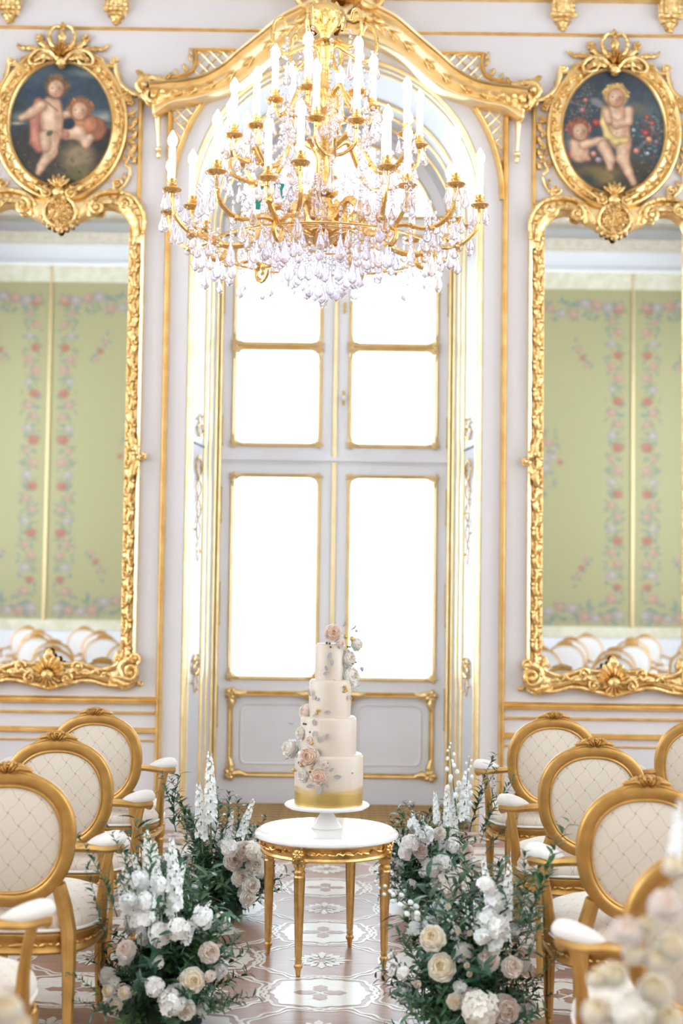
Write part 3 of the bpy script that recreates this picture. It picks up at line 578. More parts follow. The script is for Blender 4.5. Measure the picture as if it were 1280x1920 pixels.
def frame_parts():
    out = []
    mb = MB(); mb.sweep(oval(PW + .05, PH + .055), [(.06, 0), (.052, .035), (.04, .045), (.03, .03), (.01, .022), (-.02, .022), (-.032, .04), (-.045, .055), (-.055, .05), (-.062, .03), (-.062, 0)], True); out.append(('oval_frame', mb.mesh('oval_frame', M['gold'], 40)))
    mb = MB(); n = 44
    for k in range(n):
        a = 2 * PI * k / n; b = a + 2 * PI / n * .95; p = lambda q, d: (((PW + .055 + d) * math.cos(q)), (PH + .06 + d) * math.sin(q))
        mb.leaf([p(a, -.006 * (-1) ** k), p((a + b) / 2, .01 * (-1) ** k), p(b, -.004 * (-1) ** k)], .02, .022, .018, .3, 3); q = p(a, .018 * (-1) ** (k + 1)); mb.ball((q[0], -.034, q[1]), .009, 6, 4)
    out.append(('frame_foliage', mb.mesh('frame_foliage', M['gold_carved'])))
    mb = MB()                                   # crest: shell, ring, feather scrolls
    z0 = PH + .07
    for s in (-1, 1):
        mb.tube([(s * p.x, -.06, p.y) for p in spline([(.02, z0 - .06), (.07, z0 - .01), (.15, z0 + .005), (.21, z0 - .04), (.20, z0 - .09), (.13, z0 - .085), (.11, z0 - .05)], 22)], [.02 - .0005 * i for i in range(22)], 8)
        mb.leaf([(s * .05, z0 - .05), (s * .13, z0 - .03), (s * .19, z0 - .07)], .035, .03, .05, .3, 4)
        mb.tube([(s * p.x, -.05, p.y) for p in spline([(.015, z0 + .0), (.07, z0 + .05), (.085, z0 + .12), (.05, z0 + .17), (.01, z0 + .165)], 16)], [.018 - .0005 * i for i in range(16)], 7)
        mb.leaf([(s * .08, z0 + .02), (s * .14, z0 + .06), (s * .16, z0 + .11)], .03, .03, .02, .35, 4); mb.rosette((s * .155, z0 + .10), .034, 5, .02, .02)
        mb.leaf([(s * .10, z0 - .0), (s * .20, z0 + .03), (s * .28, z0 + .03), (s * .315, z0 + .07)], .024, .025, .02, .4, 5); mb.leaf([(s * .16, z0 - .01), (s * .26, z0 - .05), (s * .30, z0 - .10)], .03, .03, .02, .35, 4)
    mb.shell((0, z0 - .05), .12, 7, .5, PI - .5, .05, .05); mb.leaf([(0, z0 - .04), (0, z0 - .08), (0, z0 - .12)], .05, .04, .05, .35, 4); mb.ball((0, -.06, z0 + .10), (.03, .02, .04), 8, 6); mb.leaf([(0, z0 + .15), (0, z0 + .19), (0, z0 + .215)], .02, .02, .03, .2, 2)
    out.append(('crest', mb.mesh('crest', M['gold_carved'])))
    mb = MB(); zb = -PH - .03
    for a in (-50, -25, 0, 25, 50):
        d = Vector((math.sin(math.radians(a)), math.cos(math.radians(a)))); mb.leaf([Vector((0, zb)) + d * .01, Vector((0, zb)) + d * .06, Vector((0, zb)) + d * .10], .018, .025, .05, .3, 3)
    mb.ball((0, -.06, zb - .03), (.045, .03, .04), 10, 6)
    for s in (-1, 1): mb.scroll((s * .075, zb - .03), .04, 1.3, PI / 2, -s, .014, .05); mb.leaf([(s * .05, zb - .03), (s * .12, zb - .005), (s * .18, zb + .03)], .026, .025, .045, .35, 4)
    out.append(('foot_ornament', mb.mesh('foot_ornament', M['gold_carved'])))
    for s in (-1, 1):
        mb = MB()                               # outer stepped frame with flowers on one side
        P0 = spline([(.53, -.70), (.53, -.3), (.53, .12), (.53, .17)], 10) + spline([(.525, .20), (.46, .22), (.39, .28), (.365, .36), (.36, .41)], 14) 
        mb.sweep([Vector((s * p.x, p.y)) for p in P0[:10]], BEAD(.017, .03)); mb.tube([(s * p.x, -.025, p.y) for p in P0[10:]], .018, 7); mb.tube([(s * .36, -.02, .40), (s * .14, -.02, .40)], .016, 7)
        mb.scroll((s * .345, .425), .028, 1.1, 0, s, .012, .03); mb.scroll((s * .535, .19), .03, 1.2, PI, -s, .013, .03); out.append(('panel_frame', mb.mesh('panel_frame', M['gold'])))
        mb = MB(); rnd = random.Random(9)
        for k in range(7): mb.rosette((s * (.435 + rnd.uniform(-.035, .035)), .19 + rnd.uniform(-.045, .04)), .032, 5, .02, .03)
        for p in (((.40, .13), (.44, .2), (.50, .22)), ((.36, .30), (.30, .36), (.25, .37)), ((.37, .24), (.36, .30), (.40, .34))): mb.leaf([(s * q[0], q[1]) for q in p], .022, .02, .015, .4, 4)
        out.append(('flower_spray', mb.mesh('flower_spray', M['gold_carved'])))
        mb = MB(); x = .50
        for k in range(8): mb.leaf([(s * x, .10 - k * .045), (s * (x - .022 * (1 + (-1) ** k)), .07 - k * .045), (s * (x - .01), .045 - k * .045)], .016, .02, .012, .3, 2); mb.ball((s * (x - .015), -.02, .06 - k * .045), .011, 6, 4)
        mb.tube([(s * q.x, -.018, q.y) for q in spline([(.40, -.44), (.45, -.38), (.47, -.30), (.44, -.27), (.47, -.2), (.49, -.14)], 20)], [.011 - .0003 * i for i in range(20)], 6)
        for q in ((.45, -.37), (.47, -.29), (.45, -.25), (.48, -.18)): mb.leaf([(s * q[0], q[1]), (s * (q[0] - .025), q[1] + .02), (s * (q[0] - .02), q[1] + .05)], .012, .015, .01, .2, 2)
        mb.tube([(s * q.x, -.018, q.y) for q in spline([(.36, -.42), (.42, -.47), (.48, -.50), (.53, -.50)], 12)], .012, 6); mb.scroll((s * .385, -.40), .035, 1.3, 0, s, .011, .02); out.append(('side_tendril', mb.mesh('side_tendril', M['gold_carved'])))
    return out
for nm, me in frame_parts():
    for p in (pL, pR): obj(nm, me, p)
# ------------------------------------------------------------------ rear wall silk panels (reflected in the mirrors)
def silk():
    wx, hz = 1.95, 5.3; nx, nz = 110, 290
    cv = Canvas(np.linspace(0, wx, nx), np.linspace(0, hz, nz), (160, 154, 112)); rnd = random.Random(4)
    PK, PP, GN, BL, OR = (178, 140, 124), (168, 154, 150), (126, 136, 110), (112, 128, 122), (166, 100, 82)
    def fl(x, z, r, c):
        cv.ell(x, z, r, r * .85, tuple(v * .92 for v in c), .5, 0, .85); cv.ell(x - r * .2, z + r * .1, r * .5, r * .45, tuple(min(255, v * 1.08) for v in c), .8, 0, .8)
    def lv(x, z, r, c=GN): cv.ell(x, z, r, r * .45, c, .6, rnd.uniform(0, 180), .85)
    for k in range(26):                          # border climbing next to the seam
        z = .45 + k * .18
        for j in range(7): lv(.26 + rnd.uniform(-.14, .14), z + rnd.uniform(-.09, .09), rnd.uniform(.04, .08), rnd.choice([GN, BL, GN]))
        fl(.26 + .05 * (-1) ** k, z, rnd.uniform(.08, .12), (PK, OR, PP, PK)[k % 4])
    for k in range(11):                          # top and bottom garlands
        x = .2 + k * .18
        for zc in (.22, 4.93):
            for j in range(8): lv(x + rnd.uniform(-.1, .1), zc + rnd.uniform(-.17, .17), rnd.uniform(.05, .09), rnd.choice([GN, BL]))
            fl(x, zc + rnd.uniform(-.1, .1), rnd.uniform(.1, .14), (PP, PK)[k % 2] if zc < 1 else (PK, PP)[k % 2])
    for zc, sg in ((1.05, -1), (4.05, 1)):       # small corner sprays
        for k in range(9): lv(.62 + k * .035 * (1 if sg > 0 else 1), zc + sg * k * .06 * (1 if k % 2 else .6), .055, BL)
        for k in range(3): fl(.7 + .06 * k, zc + sg * .13 * k, .065, (PK, OR, PK)[k])
    for k in range(60): lv(1.35 + rnd.gauss(0, .15), 2.6 + rnd.gauss(0, .35), rnd.uniform(.04, .08), rnd.choice([GN, BL, PP]))
    for x, z, r, c in ((1.35, 2.45, .15, PP), (1.22, 2.62, .1, PP), (1.47, 2.63, .11, PK), (1.3, 2.85, .1, PK), (1.4, 3.02, .08, OR), (1.42, 2.25, .1, PK), (1.1, 2.55, .06, OR)): fl(x, z, r, c)
    C = cv.linear(); xs = np.linspace(0, wx, nx); zs = np.linspace(0, hz, nz); mb = MB()
    mb.grid([[(x, 0, z) for x in xs] for z in zs]); mb.c = [(*C[i, j], 1) for i in range(nz) for j in range(nx)]
    return mb.mesh('silk_panel', mat('embroidered_silk', (.5, .5, .3), .55, attr='paint', sheen=.2), 0)
sk = silk(); M['lace'] = mat('brocade_border', (.60, .57, .40), .6, 0, (.72, .69, .55), 9)
M['cornice_gilt'] = mat('cornice_gilt', (.62, .54, .40), .5, .3, (.74, .68, .56), 14, .3, 30)
for sx in (-4.5, 4.55, 0.5):
    for d in (-1, 1):
        o = obj('silk_panel', sk, wall_back, (sx + d * .02, YB + .03, 1.0), None, (d, 1, 1))
    mb = MB(); mb.box(sx - .018, sx + .018, YB + .02, YB + .06, 1.0, 6.5); mb.build('panel_batten', M['gold_pale'], wall_back, 30)
for z0, z1, d, m, nm in ((6.26, 6.52, .045, 'lace', 'brocade_border'), (.86, 1.02, .045, 'lace', 'brocade_border'), (6.52, 6.56, .09, 'white', 'cornice_step'), (6.86, 7.0, .25, 'cornice_gilt', 'cornice_band'), (7.22, 7.40, .4, 'cornice_gilt', 'cornice_frieze'), (.0, .86, .03, 'ceil', 'dado')):
    mb = MB(); mb.box(-HX, HX, YB, YB + d, z0, z1); mb.build(nm, M[m], wall_back, 30)
# ------------------------------------------------------------------ floor inlays
def polar(f, n=96): return [(f(2 * PI * k / n) * math.cos(2 * PI * k / n), f(2 * PI * k / n) * math.sin(2 * PI * k / n)) for k in range(n)]
def sq(a, e=3.2): return 1 / (abs(math.cos(a)) ** e + abs(math.sin(a)) ** e) ** (1 / e)
fl_light = lambda a: .185 * sq(a, 2.6) * (1 + .045 * math.cos(8 * a) + .03 * math.cos(16 * a))
fl_dark = lambda a: .235 * sq(a, 2.4) * (1 + .05 * math.cos(8 * a + PI) + .02 * math.cos(16 * a))
HI = .0012
def flat_poly(f, h, n=96):
    mb = MB(); p = polar(f, n); mb.add([(0, 0, h)] + [(x, y, h) for x, y in p] + [(x, y, 0) for x, y in p], [(0, 1 + k, 1 + (k + 1) % n) for k in range(n)] + [(1 + k, 1 + n + k, 1 + n + (k + 1) % n, 1 + (k + 1) % n) for k in range(n)]); return mb
def ring(mb, f, w, h, n=112):
    a = polar(lambda t: f(t), n); b = polar(lambda t: f(t) + w, n); mb.grid([[(x, y, 0) for x, y in a], [(x, y, h) for x, y in a], [(x, y, h) for x, y in b], [(x, y, 0) for x, y in b]], True); return mb
med = flat_poly(fl_light, HI).mesh('pale_medallion', M['inlay'], 30)
r1 = ring(MB(), lambda a: fl_light(a) * 1.12 + .004 * math.cos(12 * a), .016, HI).mesh('medallion_ring', M['inlay'], 30)
r2 = ring(MB(), lambda a: fl_dark(a) + .012, .012, HI).mesh('tile_ring', M['inlay'], 30)
r3 = ring(MB(), lambda a: fl_dark(a) + .036 + .006 * math.cos(16 * a), .014, HI * 1.3).mesh('tile_outer_ring', M['inlay'], 30)
def petals(n, r0, r1_, w, h, ph=0, mb=None):
    mb = mb or MB()
    for k in range(n):
        a = ph + 2 * PI * k / n; d = Vector((math.cos(a), math.sin(a))); q = Vector((-d.y, d.x)); rows = []
        L = 10
        for i in range(L + 1):
            t = i / L; ww = w * math.sin(PI * (t * .92 + .04)) * (1 - .25 * math.cos(t * 4 * PI)); c = d * (r0 + (r1_ - r0) * t); rows.append([(c.x - q.x * ww, c.y - q.y * ww, h), (c.x + q.x * ww, c.y + q.y * ww, h)])
        mb.grid(rows)
    return mb
cross = petals(4, .012, .105, .030, HI * 1.8).mesh('fleuron_cross', M['floor'], 0)
sn = petals(8, .035, .115, .014, HI, PI / 8); petals(4, .03, .135, .018, HI, 0, sn); petals(4, .02, .11, .02, HI, PI / 4, sn); sn.tube([(.05 * math.cos(a), .05 * math.sin(a), 0) for a in [2 * PI * k / 20 for k in range(20)]], .0014, 4, True)
snow = sn.mesh('rosette_inlay', M['inlay'], 0)
PT = .976
for i in range(-5, 6):
    for j in range(-2, 9):
        for hx_, hy in ((0, 0), (.5, .5)):
            x = (i + hx_) * PT; y = 5.68 + (j + hy - 1) * PT
            if abs(x) > 2.3 or y < 3.9 or y > 9.2: continue
            m_ = obj('pale_medallion', med, floor, (x, y, 0)); obj('fleuron_cross', cross, m_); obj('medallion_ring', r1, m_)
            x2 = x + PT / 2; d_ = obj('rosette_inlay', snow, floor, (x2, y, 0)); obj('tile_ring', r2, d_); obj('tile_outer_ring', r3, d_)
# brass grille across the recess floor
M['grille'] = mat('brass_grille', (.66, .45, .20), .42, .8, (.46, .31, .13), 30); M['dark'] = mat('grille_dark', (.10, .075, .05), .7)
gr = thing('floor_grille', 'brass slatted heating grille on the floor before the window door', 'grille', (0, 9.95, 0))
mb = MB(); mb.box(-.93, .93, -.42, .42, .002, .008); mb.build('tray', M['dark'], gr, 30)
sl = MB(); sl.box(-.92, .92, -.022, .022, .008, .028)
slm = sl.mesh('slat', M['grille'], 30)
for k in range(8): obj('slat', slm, gr, (0, -.38 + k * .108, 0))
bars = MB(); bars.box(-.006, .006, -.42, .42, .006, .020); bm_ = bars.mesh('cross_bar', M['grille'], 30)
for k in range(61): obj('cross_bar', bm_, gr, (-.9 + k * .03, 0, 0))
# ------------------------------------------------------------------ armchairs
def fabric(name, ax, pitch=.074):
    m = mat(name, (.80, .72, .60), .7, sheen=.25); nt = m.node_tree; L = nt.links; b = nt.nodes['Principled BSDF']
    tc = nt.nodes.new('ShaderNodeTexCoord'); sp = nt.nodes.new('ShaderNodeSeparateXYZ'); L.new(tc.outputs['Object'], sp.inputs[0])
    def mth(op, a, b_=None):
        n = nt.nodes.new('ShaderNodeMath'); n.operation = op
        for i, v in enumerate((a, b_)):
            if v is None: continue
            if isinstance(v, (int, float)): n.inputs[i].default_value = v
            else: L.new(v, n.inputs[i])
        return n.outputs[0]
    x, z = sp.outputs['X'], mth('MULTIPLY', sp.outputs[ax], .82); ds = []
    wob = mth('MULTIPLY', mth('SINE', mth('MULTIPLY', z, 170)), .0035)
    for sg in (1, -1):
        q = mth('DIVIDE', mth('ADD', mth('ADD', x, mth('MULTIPLY', z, sg)), wob), pitch); f = mth('ABSOLUTE', mth('SUBTRACT', mth('FRACT', mth('ADD', q, 100.5)), .5)); ds.append(f)
    line = mth('LESS_THAN', mth('MINIMUM', ds[0], ds[1]), .022); dot = mth('LESS_THAN', mth('MAXIMUM', ds[0], ds[1]), .055)
    mx = nt.nodes.new('ShaderNodeMix'); mx.data_type = 'RGBA'; L.new(line, mx.inputs[0]); mx.inputs[6].default_value = (.70, .61, .51, 1); mx.inputs[7].default_value = (.57, .47, .34, 1)
    m2 = nt.nodes.new('ShaderNodeMix'); m2.data_type = 'RGBA'; L.new(dot, m2.inputs[0]); L.new(mx.outputs[2], m2.inputs[6]); m2.inputs[7].default_value = (.46, .34, .20, 1); L.new(m2.outputs[2], b.inputs['Base Color']); return m
M['fab_back'] = fabric('damask_back', 'Z'); M['fab_seat'] = fabric('damask_seat', 'Y'); M['fab_front'] = mat('damask_front_lit', (.78, .76, .74), .6, 0, (.74, .71, .69), 30, sheen=.3); M['pad'] = mat('arm_pad_fabric', (.80, .75, .70), .6, 0, (.76, .70, .64), 30, sheen=.3)  # front fabric paler than the back: sky light put into its colour
M['cgold'] = mat('chair_gilt', (.60, .34, .10), .42, .7, (.48, .26, .07), 14, .06, 120)
def build_chair():
    t = thing('armchair', '', 'chair'); yb = lambda z: -.25 - (z - .48) * .16
    def ov(a, rx=.226, rz=.236, e=.88):
        c, s = math.cos(a), math.sin(a); x = rx * math.copysign(abs(c) ** e, c) * (1 + .07 * s); z = .716 + rz * math.copysign(abs(s) ** (e + .04), s); return Vector((x, z))
    n = 56; path = [ov(2 * PI * k / n) for k in range(n)]
    mb = MB(); pr = [(0, -.018), (0, .016), (.006, .022), (.03, .024), (.040, .020), (.046, .012), (.052, .012), (.052, -.012), (.04, -.022), (.01, -.024), (0, -.018)]
    mb.sweep(path, pr, True); mb.v = [(x, y + yb(z), z) for x, y, z in mb.v]; mb.build('back_frame', M['cgold'], t, 50)
    for side, nm_, mt_ in ((1, 'back_cushion', 'fab_back'), (-1, 'front_cushion', 'fab_front')):   # upholstered oval, domed on both faces
        mb = MB(); rows = []
        k8 = .80 if side > 0 else .885
        for i in range(11):
            q = i / 10; rows.append([(ov(2 * PI * k / n).x * q * k8, yb(.716 + (ov(2 * PI * k / n).y - .716) * q * k8) - side * ((.008 if side > 0 else .022) + .024 * (1 - q ** 2.2)), .716 + (ov(2 * PI * k / n).y - .716) * q * k8) for k in range(n)])
        mb.grid(rows, True); mb.build(nm_, M[mt_], t)
    for side, kp in ((1, .795), (-1, .885)):
        mb = MB(); mb.tube([(p.x * kp, yb(.716 + (p.y - .716) * kp) - side * (.012 if side > 0 else .023), .716 + (p.y - .716) * kp) for p in path], .0065, 6, True); mb.build('back_piping', M['cgold'] if side > 0 else M['pad'], t)
    mb = MB(); 
    mb.leaf([(-.01, .945), (-.04, .965), (-.085, .955)], .014, .03, .0, .35, 3); mb.leaf([(.01, .945), (.04, .965), (.085, .955)], .014, .03, 0, .35, 3); mb.shell((0, .945), .045, 5, .2, PI - .2, .03, .0); mb.rosette((0, .972), .016, 5, .012, .015)
    for q in range(7): mb.ball((-.055 + .0183 * q, -.004, .957 + .022 * math.cos((q - 3) * .42)), .0105, 6, 5)
    bk = MB(); bk.strip([(-.11, .925), (-.05, .935), (0, .935), (.05, .935), (.11, .925)], [(-.115, .93), (-.05, .965), (0, .985), (.05, .965), (.115, .93)], .022, 5); mb.add(bk.v, bk.f); mb.add([(x, -y, z) for x, y, z in bk.v], bk.f)
    mb.v = [(x, y + yb(z), z) for x, y, z in mb.v]; mb.build('crest', M['cgold'], t)
    for s in (-1, 1):                           # stiles, rear legs, arms, front legs
        mb = MB(); mb.tube([(s * .165, yb(.54), .56), (s * .185, yb(.48) + .004, .48), (s * .20, -.245, .40), (s * .205, -.255, .30)], [.026, .028, .028, .026], 8); mb.build('back_stile', M['cgold'], t)
        mb = MB(); mb.tube([(s * .205, -.25, .33), (s * .208, -.265, .2), (s * .212, -.30, .0)], [.026, .022, .016], 8); mb.build('leg', M['cgold'], t)
        mb = MB(); mb.lathe([(.0, 0), (.012, 0), (.014, .012), (.011, .022), (.015, .03), (.0155, .034), (.023, .245), (.026, .25), (.022, .26), (.028, .27), (.029, .28), (.029, .33)], 20, (s * .245, .22, 0), .14, (.033, .246)); mb.build('leg', M['cgold'], t)
        ap = spline([(s * .212, yb(.69), .69), (s * .255, -.225, .678), (s * .300, -.16, .662), (s * .330, -.09, .655), (s * .342, -.04, .648), (s * .338, -.045, .628)], 22)
        mb = MB(); mb.tube(ap, [.017] * 14 + [.018, .019, .02, .021, .02, .018, .016, .012], 8); sup = spline([(s * .318, -.10, .655), (s * .308, -.105, .60), (s * .296, -.10, .52), (s * .284, -.06, .43), (s * .274, -.03, .37)], 16); arm = mb.build('arm', M['cgold'], t)
        mb = MB(); mb.tube(sup, [.018, .017, .016, .016, .016, .016, .017, .018, .019, .02, .021, .022, .023, .024, .024, .024], 8); mb.build('arm_support', M['cgold'], t)
        mb = MB(); mb.tube(spline([(s * .255, -.225, .690), (s * .290, -.17, .690), (s * .320, -.115, .690), (s * .343, -.06, .686), (s * .356, -.015, .670)], 16), [.006, .013, .018, .022, .024, .026, .027, .028, .028, .028, .028, .027, .026, .023, .018, .008], 10, sq=.85); mb.build('arm_pad', M['pad'], arm)
    # seat: rail and cushion
    def rr(k, n, g=0.):
        a = 2 * PI * k / n; c, s = math.cos(a), math.sin(a); w = .285 + g; d = .265 + g; x = w * math.copysign(abs(c) ** .62, c) * (1 + .06 * s); y = d * math.copysign(abs(s) ** .62, s) + (.03 * (1 - c * c) if s > 0 else 0); return x, y
    n2 = 56; mb = MB(); mb.grid([[(*rr(k, n2, g), z) for k in range(n2)] for g, z in ((-.06, .315), (-.01, .315), (0, .325), (-.006, .335), (-.012, .35), (-.008, .365), (0, .375), (.004, .385), (-.005, .395), (-.05, .395))], True); rail = mb.build('seat_rail', M['cgold'], t, 50)
    mb = MB()
    for k in range(n2):
        x, y = rr(k, n2, -.004); x2, y2 = rr(k + .8, n2, -.004); mb.tube([(x, y, .348 + .006 * (k % 2)), ((x + x2) / 2 * 1.012, (y + y2) / 2 * 1.012, .352), (x2, y2, .354 - .006 * (k % 2))], [.003, .007, .003], 5)
    mb.build('rail_carving', M['cgold'], rail)
    mb = MB(); mb.grid([[(*rr(k, n2, g), z) for k in range(n2)] for g, z in ((-.012, .392), (.0, .405), (.004, .425), (-.004, .445), (-.03, .468), (-.075, .487), (-.13, .50), (-.19, .507), (-.24, .51), (-.262, .511))], True); mb.build('seat_cushion', M['fab_seat'], t, 80)
    mb = MB(); mb.tube([(*rr(k, n2, .001), .400) for k in range(n2)], .006, 6, True); mb.build('seat_piping', M['pad'], t)
    return t
chair0 = build_chair(); used = [False]
def chair(x, yback, label, group, rz=0.):
    o = chair0 if not used[0] else copy_tree(chair0); used[0] = True
    o.location = (x, yback + .32, 0); o.rotation_euler = (0, 0, rz); o['label'] = label; o['group'] = group; return o
GA = 'gilt oval-back armchairs along the aisle'
chair(-1.131, 7.057, 'gilt oval-back armchair in front row left of aisle, nearest the window', GA, -.02)
chair(-1.096, 5.909, 'gilt oval-back armchair in second row left of aisle', GA)
chair(-1.069, 4.896, 'gilt oval-back armchair in third row, cut by the left picture edge', GA, .02)
chair(-1.10, 3.78, 'blurred gilt armchair at lower left corner, only arm and seat showing', GA)
chair(-1.89, 7.05, 'gilt oval-back armchair at far left edge beside the front-row aisle chair', GA)
chair(1.127, 7.168, 'gilt oval-back armchair in front row right of aisle, nearest the window', GA, .02)
chair(1.115, 5.944, 'gilt oval-back armchair in second row right of aisle', GA, .01)
chair(1.087, 4.772, 'large gilt oval-back armchair in third row right of aisle', GA, -.01)
chair(1.01, 3.62, 'blurred gilt oval-back armchair at lower right edge behind the pale flowers', GA)
chair(1.87, 7.15, 'gilt oval-back armchair at far right edge beside the front-row aisle chair', GA)
for s in (-1, 1):                               # rows further back that the mirrors show
    nm = 'left' if s < 0 else 'right'
    for r, yb_ in enumerate((5.0, 3.5, 2.0, .5, -1.1)):
        D = 2 * W - yb_
        for c in range(9):
            x = 1.1 + .80 * c + (.3 if r % 2 else 0)
            if x < .140 * D - .15 or x > .245 * D + .15 or x < 1.6 or x > 5.6: continue
            chair(s * x, yb_, 'gilt oval-back armchair of the rear rows, seen only reflected in the %s mirror' % nm, 'rear armchairs in the %s mirror' % nm, random.uniform(-.04, .04))
# ------------------------------------------------------------------ cake table
TX, TY, TH = .013, 6.154, .563
M['marble'] = mat('marble_top', (.86, .84, .82), .06, 0, (.80, .78, .76), 5, coat=.6); M['tgold'] = mat('table_gilt', (.86, .56, .22), .30, 1, (.70, .42, .14), 25, .08, 120)
tb = thing('side_table', 'round gilt table with white marble top and fluted legs in the aisle', 'table', (TX, TY, 0))
mb = MB(); mb.lathe([(0, .538), (.262, .538), (.272, .54), (.285, .537), (.300, .528), (.308, .533), (.309, .541), (.305, .549), (.296, .556), (.285, .5625), (.277, .563), (0, .563)], 96); mb.build('marble_top', M['marble'], tb, 50)
mb = MB(); mb.lathe([(.24, .538), (.277, .537), (.283, .530), (.279, .523), (.277, .518), (.277, .482), (.281, .478), (.283, .471), (.279, .465), (.268, .465), (.24, .466)], 96); apron = mb.build('apron', M['tgold'], tb, 40)
legs_a = [math.radians(a) for a in (-113.3, -23.3, 66.7, 156.7)]
mb = MB(); K = 44
for k in range(K):
    a = 2 * PI * k / K
    if min(abs((a - b + PI) % (2 * PI) - PI) for b in legs_a) < .12: continue
    q = lambda a_, z, r=.280: (r * math.cos(a_), r * math.sin(a_), z); d = 2 * PI / K
    mb.tube([q(a, .494 + .008 * (k % 2)), q(a + d * .3, .505 - .006 * (k % 2), .284), q(a + d * .7, .497, .285), q(a + d, .503 - .008 * (k % 2))], [.002, .0055, .005, .002], 6); mb.ball(q(a + d * .5, .508 - .014 * (k % 2), .281), .0045, 6, 4)
apc = mb.build('apron_carving', M['tgold'], apron); apc['kind'] = 'stuff'
for a in legs_a:
    c = Vector((.27 * math.cos(a), .27 * math.sin(a), 0))
    mb = MB(); mb.lathe([(0, 0), (.007, 0), (.009, .004), (.012, .03), (.0175, .038), (.018, .046), (.012, .053), (.0145, .06), (.015, .066), (.0125, .072), (.0145, .078), (.0235, .40), (.025, .404), (.021, .410), (.0245, .418), (.025, .424), (.018, .432), (.022, .44), (.026, .448), (.026, .458)], 24, c, .14, (.0775, .4005)); lg = mb.build('leg', M['tgold'], tb, 40)
    R_ = Matrix.Translation((.262 * math.cos(a), .262 * math.sin(a), 0)) @ Matrix.Rotation(a + PI / 2, 4, 'Z')
    mb = MB(); mb.box(-.026, .026, -.026, .02, .457, .533); mb.xf(R_); bl = mb.build('corner_block', M['tgold'], tb, 30)
    mb = MB(); mb.rosette((0, .496), .026, 8, .008, .026); 
    for sx in (-1, 1):
        for sz in (-1, 1): mb.ball((sx * .018, -.027, .496 + sz * .026), .005, 6, 4)
    mb.xf(R_); mb.build('rosette', M['tgold'], bl)
# ------------------------------------------------------------------ cake stand and cake
M['porcelain'] = mat('porcelain_white', (.84, .80, .77), .18, 0, coat=.4)
CX, CY = TX + .006, TY
cs = thing('cake_stand', 'white porcelain cake stand with flared foot on the marble table', 'cake stand', (TX, CY, TH))
mb = MB(); mb.lathe([(0, 0), (.066, 0), (.068, .004), (.062, .012), (.045, .035), (.030, .062), (.027, .078), (.030, .090), (0, .092)], 48); mb.build('foot', M['porcelain'], cs, 40)
mb = MB(); mb.lathe([(0, .078), (.035, .082), (.13, .085), (.172, .090), (.182, .096), (.183, .101), (.178, .105), (.168, .106), (0, .106)], 72); mb.build('plate', M['porcelain'], cs, 40)
ZP = TH + .106
def icing(gold):
    m = mat('fondant_gold' if gold else 'fondant', (.60, .50, .41), .38, 0, (.59, .49, .40), 6, sss=.05)
    if gold:
        nt = m.node_tree; L = nt.links; b = nt.nodes['Principled BSDF']; tc = nt.nodes.new('ShaderNodeTexCoord'); sp = nt.nodes.new('ShaderNodeSeparateXYZ'); L.new(tc.outputs['Object'], sp.inputs[0])
        n = nt.nodes.new('ShaderNodeTexNoise'); mp = nt.nodes.new('ShaderNodeMapping'); mp.inputs['Scale'].default_value = (7, 7, 60); L.new(tc.outputs['Object'], mp.inputs[0]); L.new(mp.outputs[0], n.inputs[0]); n.inputs['Scale'].default_value = 1.4
        ad = nt.nodes.new('ShaderNodeMath'); ad.operation = 'MULTIPLY_ADD'; L.new(n.outputs[0], ad.inputs[0]); ad.inputs[1].default_value = -.055; L.new(sp.outputs['Z'], ad.inputs[2])
        mr = nt.nodes.new('ShaderNodeMapRange'); mr.inputs['From Min'].default_value = .058; mr.inputs['From Max'].default_value = .022; L.new(ad.outputs[0], mr.inputs['Value'])
        old = b.inputs['Base Color'].links[0].from_socket; mx = nt.nodes.new('ShaderNodeMix'); mx.data_type = 'RGBA'; L.new(mr.outputs[0], mx.inputs[0]); L.new(old, mx.inputs[6]); mx.inputs[7].default_value = (.58, .40, .13, 1); L.new(mx.outputs[2], b.inputs['Base Color'])
        ml = nt.nodes.new('ShaderNodeMath'); ml.operation = 'MULTIPLY'; ml.inputs[1].default_value = .75; L.new(mr.outputs[0], ml.inputs[0]); L.new(ml.outputs[0], b.inputs['Metallic'])
    return m
M['icing'] = icing(False); M['icing_gold'] = icing(True)
cake = thing('wedding_cake', 'tall four-tier ivory wedding cake with gold base band and sugar flowers', 'cake', (CX, CY, ZP))
TIERS = [(.147, 0, .212), (.120, .212, .370), (.090, .370, .527), (.061, .527, .682)]
for i, (r, z0, z1) in enumerate(TIERS):
    mb = MB(); mb.lathe([(0, z0), (r, z0), (r * 1.004, z0 + .01), (r, z1 - .012), (r - .003, z1 - .004), (r - .009, z1), (0, z1)], 72, (.0 if i == 0 else -.004 * (i % 2), 0, 0)); mb.build('tier', M['icing_gold'] if i == 0 else M['icing'], cake, 60)
def petal_mesh(mb, q, r, w, L, inw, h0):
    rows = []
    for i in range(6):
        t = i / 5; row = []
        for j in range(5):
            u = (j - 2) / 2; ww = w * math.sin(PI * (.18 + .66 * t)); x = u * ww
            y = r * math.sin(min(t * 1.9, PI / 2)) - inw * t ** 3 - u * u * w * .5 * (1 - .3 * t); z = h0 + L * t - .12 * L * u * u * t
            row.append(q @ Vector((x, y, z)))
        rows.append(row)
    mb.grid(rows)
